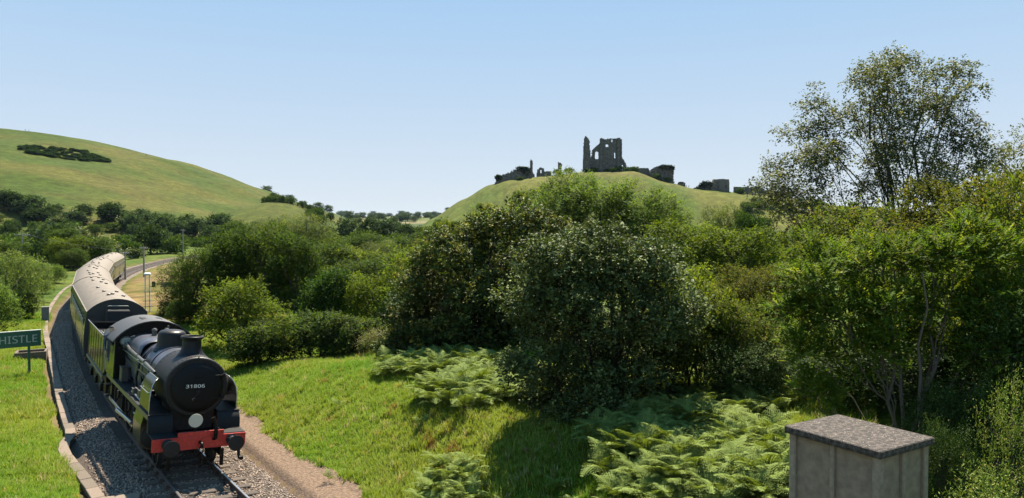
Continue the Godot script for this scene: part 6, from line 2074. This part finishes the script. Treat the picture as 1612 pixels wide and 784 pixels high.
func grasses() -> void:
	var g := RandomNumberGenerator.new()
	g.seed = 505
	var tm := tuft_mesh(1, 12, 0.1, 0.07)
	var tall := tuft_mesh(2, 12, 0.26, 0.09)
	var xf := []
	var cols := []
	var xt := []
	var ct := []
	var tries := 0
	while xf.size() < 165000 and tries < 700000:
		tries += 1
		var d := 10.0 + pow(g.randf(), 1.35) * 52.0
		var x := g.randf_range(-0.74, 0.5) * d
		var q := st(x, d)
		var t := q.y
		var c := nz.get_noise_2d(x * 14.0, d * 14.0 + 90.0)
		if t > -2.85 + 0.3 * c and t < path_edge(q.x) - 0.05 + 0.6 * c: continue
		if t < -18.0 or (x > 4.0 and d > 26.0) or (d > 40.0 and t > 14.0): continue
		if t > 2.0 and t < 5.0 and q.x < 20.0 and g.randf() < 0.4 - (t - path_edge(q.x)) * 0.4: continue
		var s := g.randf_range(0.7, 1.35) * (1.0 + d * 0.008)
		var p := gpos(x, -d, 0.015)
		var w := clampf(0.45 + nz.get_noise_2d(x * 4.0, d * 4.0) * 1.0 + g.randf_range(-0.25, 0.25), 0, 1)
		var col := Color(0.125, 0.235, 0.026).lerp(Color(0.235, 0.285, 0.05), w)
		if nz.get_noise_2d(x * 22.0 + 11.0, d * 22.0) > 0.47 and t > 5.0 and g.randf() < 0.45: col = Color(0.22, 0.14, 0.055)
		elif g.randf() < 0.05: col = Color(0.34, 0.28, 0.12)
		if q.x > 40.0 and t > 0.0: col = col.lerp(Color(0.4, 0.3, 0.12), 0.7)
		xf.append(Transform3D(Basis(Vector3.UP, g.randf() * TAU).scaled(Vector3(s, s * g.randf_range(0.6, 1.2), s)), p))
		cols.append(col)
		var hummock := nz.get_noise_2d(x * 9.0 + 40.0, d * 9.0)
		if (hummock > 0.12 and g.randf() < 0.4) or g.randf() < 0.06:
			xt.append(Transform3D(Basis(Vector3.UP, g.randf() * TAU).scaled(Vector3.ONE * g.randf_range(0.45, 1.25)), p))
			ct.append(col * g.randf_range(0.65, 1.05) if g.randf() < 0.93 else Color(0.32, 0.29, 0.13))
	tag(multi("grass", tm, M.grass, xf, cols), "short sunlit grass on the bank and both verges", "grass", "", "stuff")
	tag(multi("tall_grass", tall, M.grass, xt, ct), "longer tussocky grass on the bank and verges", "grass", "", "stuff")

func _ready() -> void:
	# camera
	var cam := Camera3D.new()
	cam.name = "camera"
	add_child(cam)
	cam.fov = 37.65
	cam.near = 0.2
	cam.far = 9000.0
	cam.position = Vector3(0, 7.2, 0)
	cam.rotation_degrees = Vector3(-1.594, 0, 0)
	cam.current = true
	# sky, sun, exposure, air
	var sky := ProceduralSkyMaterial.new()
	sky.sky_top_color = lin(0.056, 0.16, 0.295)
	sky.sky_horizon_color = lin(0.262, 0.283, 0.297)
	sky.sky_curve = 0.22
	sky.sky_energy_multiplier = 1.0
	sky.ground_bottom_color = Color(0.25, 0.27, 0.2)
	sky.ground_horizon_color = lin(0.22, 0.25, 0.27)
	sky.sun_angle_max = 30.0
	var env := Environment.new()
	env.background_mode = Environment.BG_SKY
	env.sky = Sky.new()
	env.sky.sky_material = sky
	env.tonemap_mode = Environment.TONE_MAPPER_LINEAR
	env.tonemap_exposure = 3.0
	env.sdfgi_enabled = true
	env.ssao_enabled = true
	env.ssil_enabled = true
	env.fog_enabled = true
	env.fog_density = 0.000024
	env.fog_light_color = Color(0.8, 0.9, 1.0)
	var we := WorldEnvironment.new()
	we.name = "world_environment"
	we.environment = env
	add_child(we)
	var sun := DirectionalLight3D.new()
	sun.name = "sun"
	add_child(sun)
	sun.light_energy = 1.6
	sun.light_color = Color(1.0, 0.955, 0.88)
	sun.light_angular_distance = 0.5
	sun.shadow_enabled = true
	sun.look_at_from_position(Vector3.ZERO, Vector3(-0.08, -1.0, 0.66), Vector3.UP)
	nz.noise_type = FastNoiseLite.TYPE_SIMPLEX_SMOOTH
	nz.seed = 7
	nz.frequency = 0.02
	nz.fractal_octaves = 3
	nf.noise_type = FastNoiseLite.TYPE_SIMPLEX_SMOOTH
	nf.seed = 21
	nf.frequency = 0.012
	nf.fractal_octaves = 3
	materials()
	var t0 := Time.get_ticks_msec()
	terrain()
	print("terrain ", Time.get_ticks_msec() - t0)
	railway()
	castle()
	print("castle ", Time.get_ticks_msec() - t0)
	locomotive(at_st(0, 0), A0)
	tender(at_st(10.75, 0), A0 - 12.0 / RADIUS)
	var coach := coach_proto()
	var seats := ["first carriage, right behind the tender, with a pale dusty roof", "second carriage of the train, between two others on the bend", "third carriage of the train, its dark side turned to the dry grass", "last carriage at the tail of the train by the telegraph poles"]
	for k in 4:
		var o: Node3D = coach if k == 0 else coach.duplicate()
		if k > 0:
			o.name = numbered("railway_carriage")
			add_child(o)
		var s0 := 18.0 + k * 20.2
		var a := at_st(s0, 0)
		var b := at_st(s0 + COACH, 0)
		o.position = a
		o.rotation = Vector3(0, atan2(a.x - b.x, a.z - b.z), -0.06)
		o.set_meta("label", seats[k])
	lineside()
	people()
	# the driver leaning out of the cab
	var dp := at_st(8.55, -1.06)
	var dv := thing("person", "driver in dark overalls leaning out of the locomotive cab", "person", Vector3(dp.x, 1.72 + 0.08, dp.z), A0)
	obj("body", skin(figure_bones(Color(0.05, 0.06, 0.1), Color(0.04, 0.05, 0.08), Color(0.02, 0.02, 0.02), 0.0, 0.12), 0.03, 0.05), M.cloth, dv)
	print("train ", Time.get_ticks_msec() - t0)
	breeds()
	print("breeds ", Time.get_ticks_msec() - t0)
	vegetation()
	bracken()
	grasses()
	print("all ", Time.get_ticks_msec() - t0)
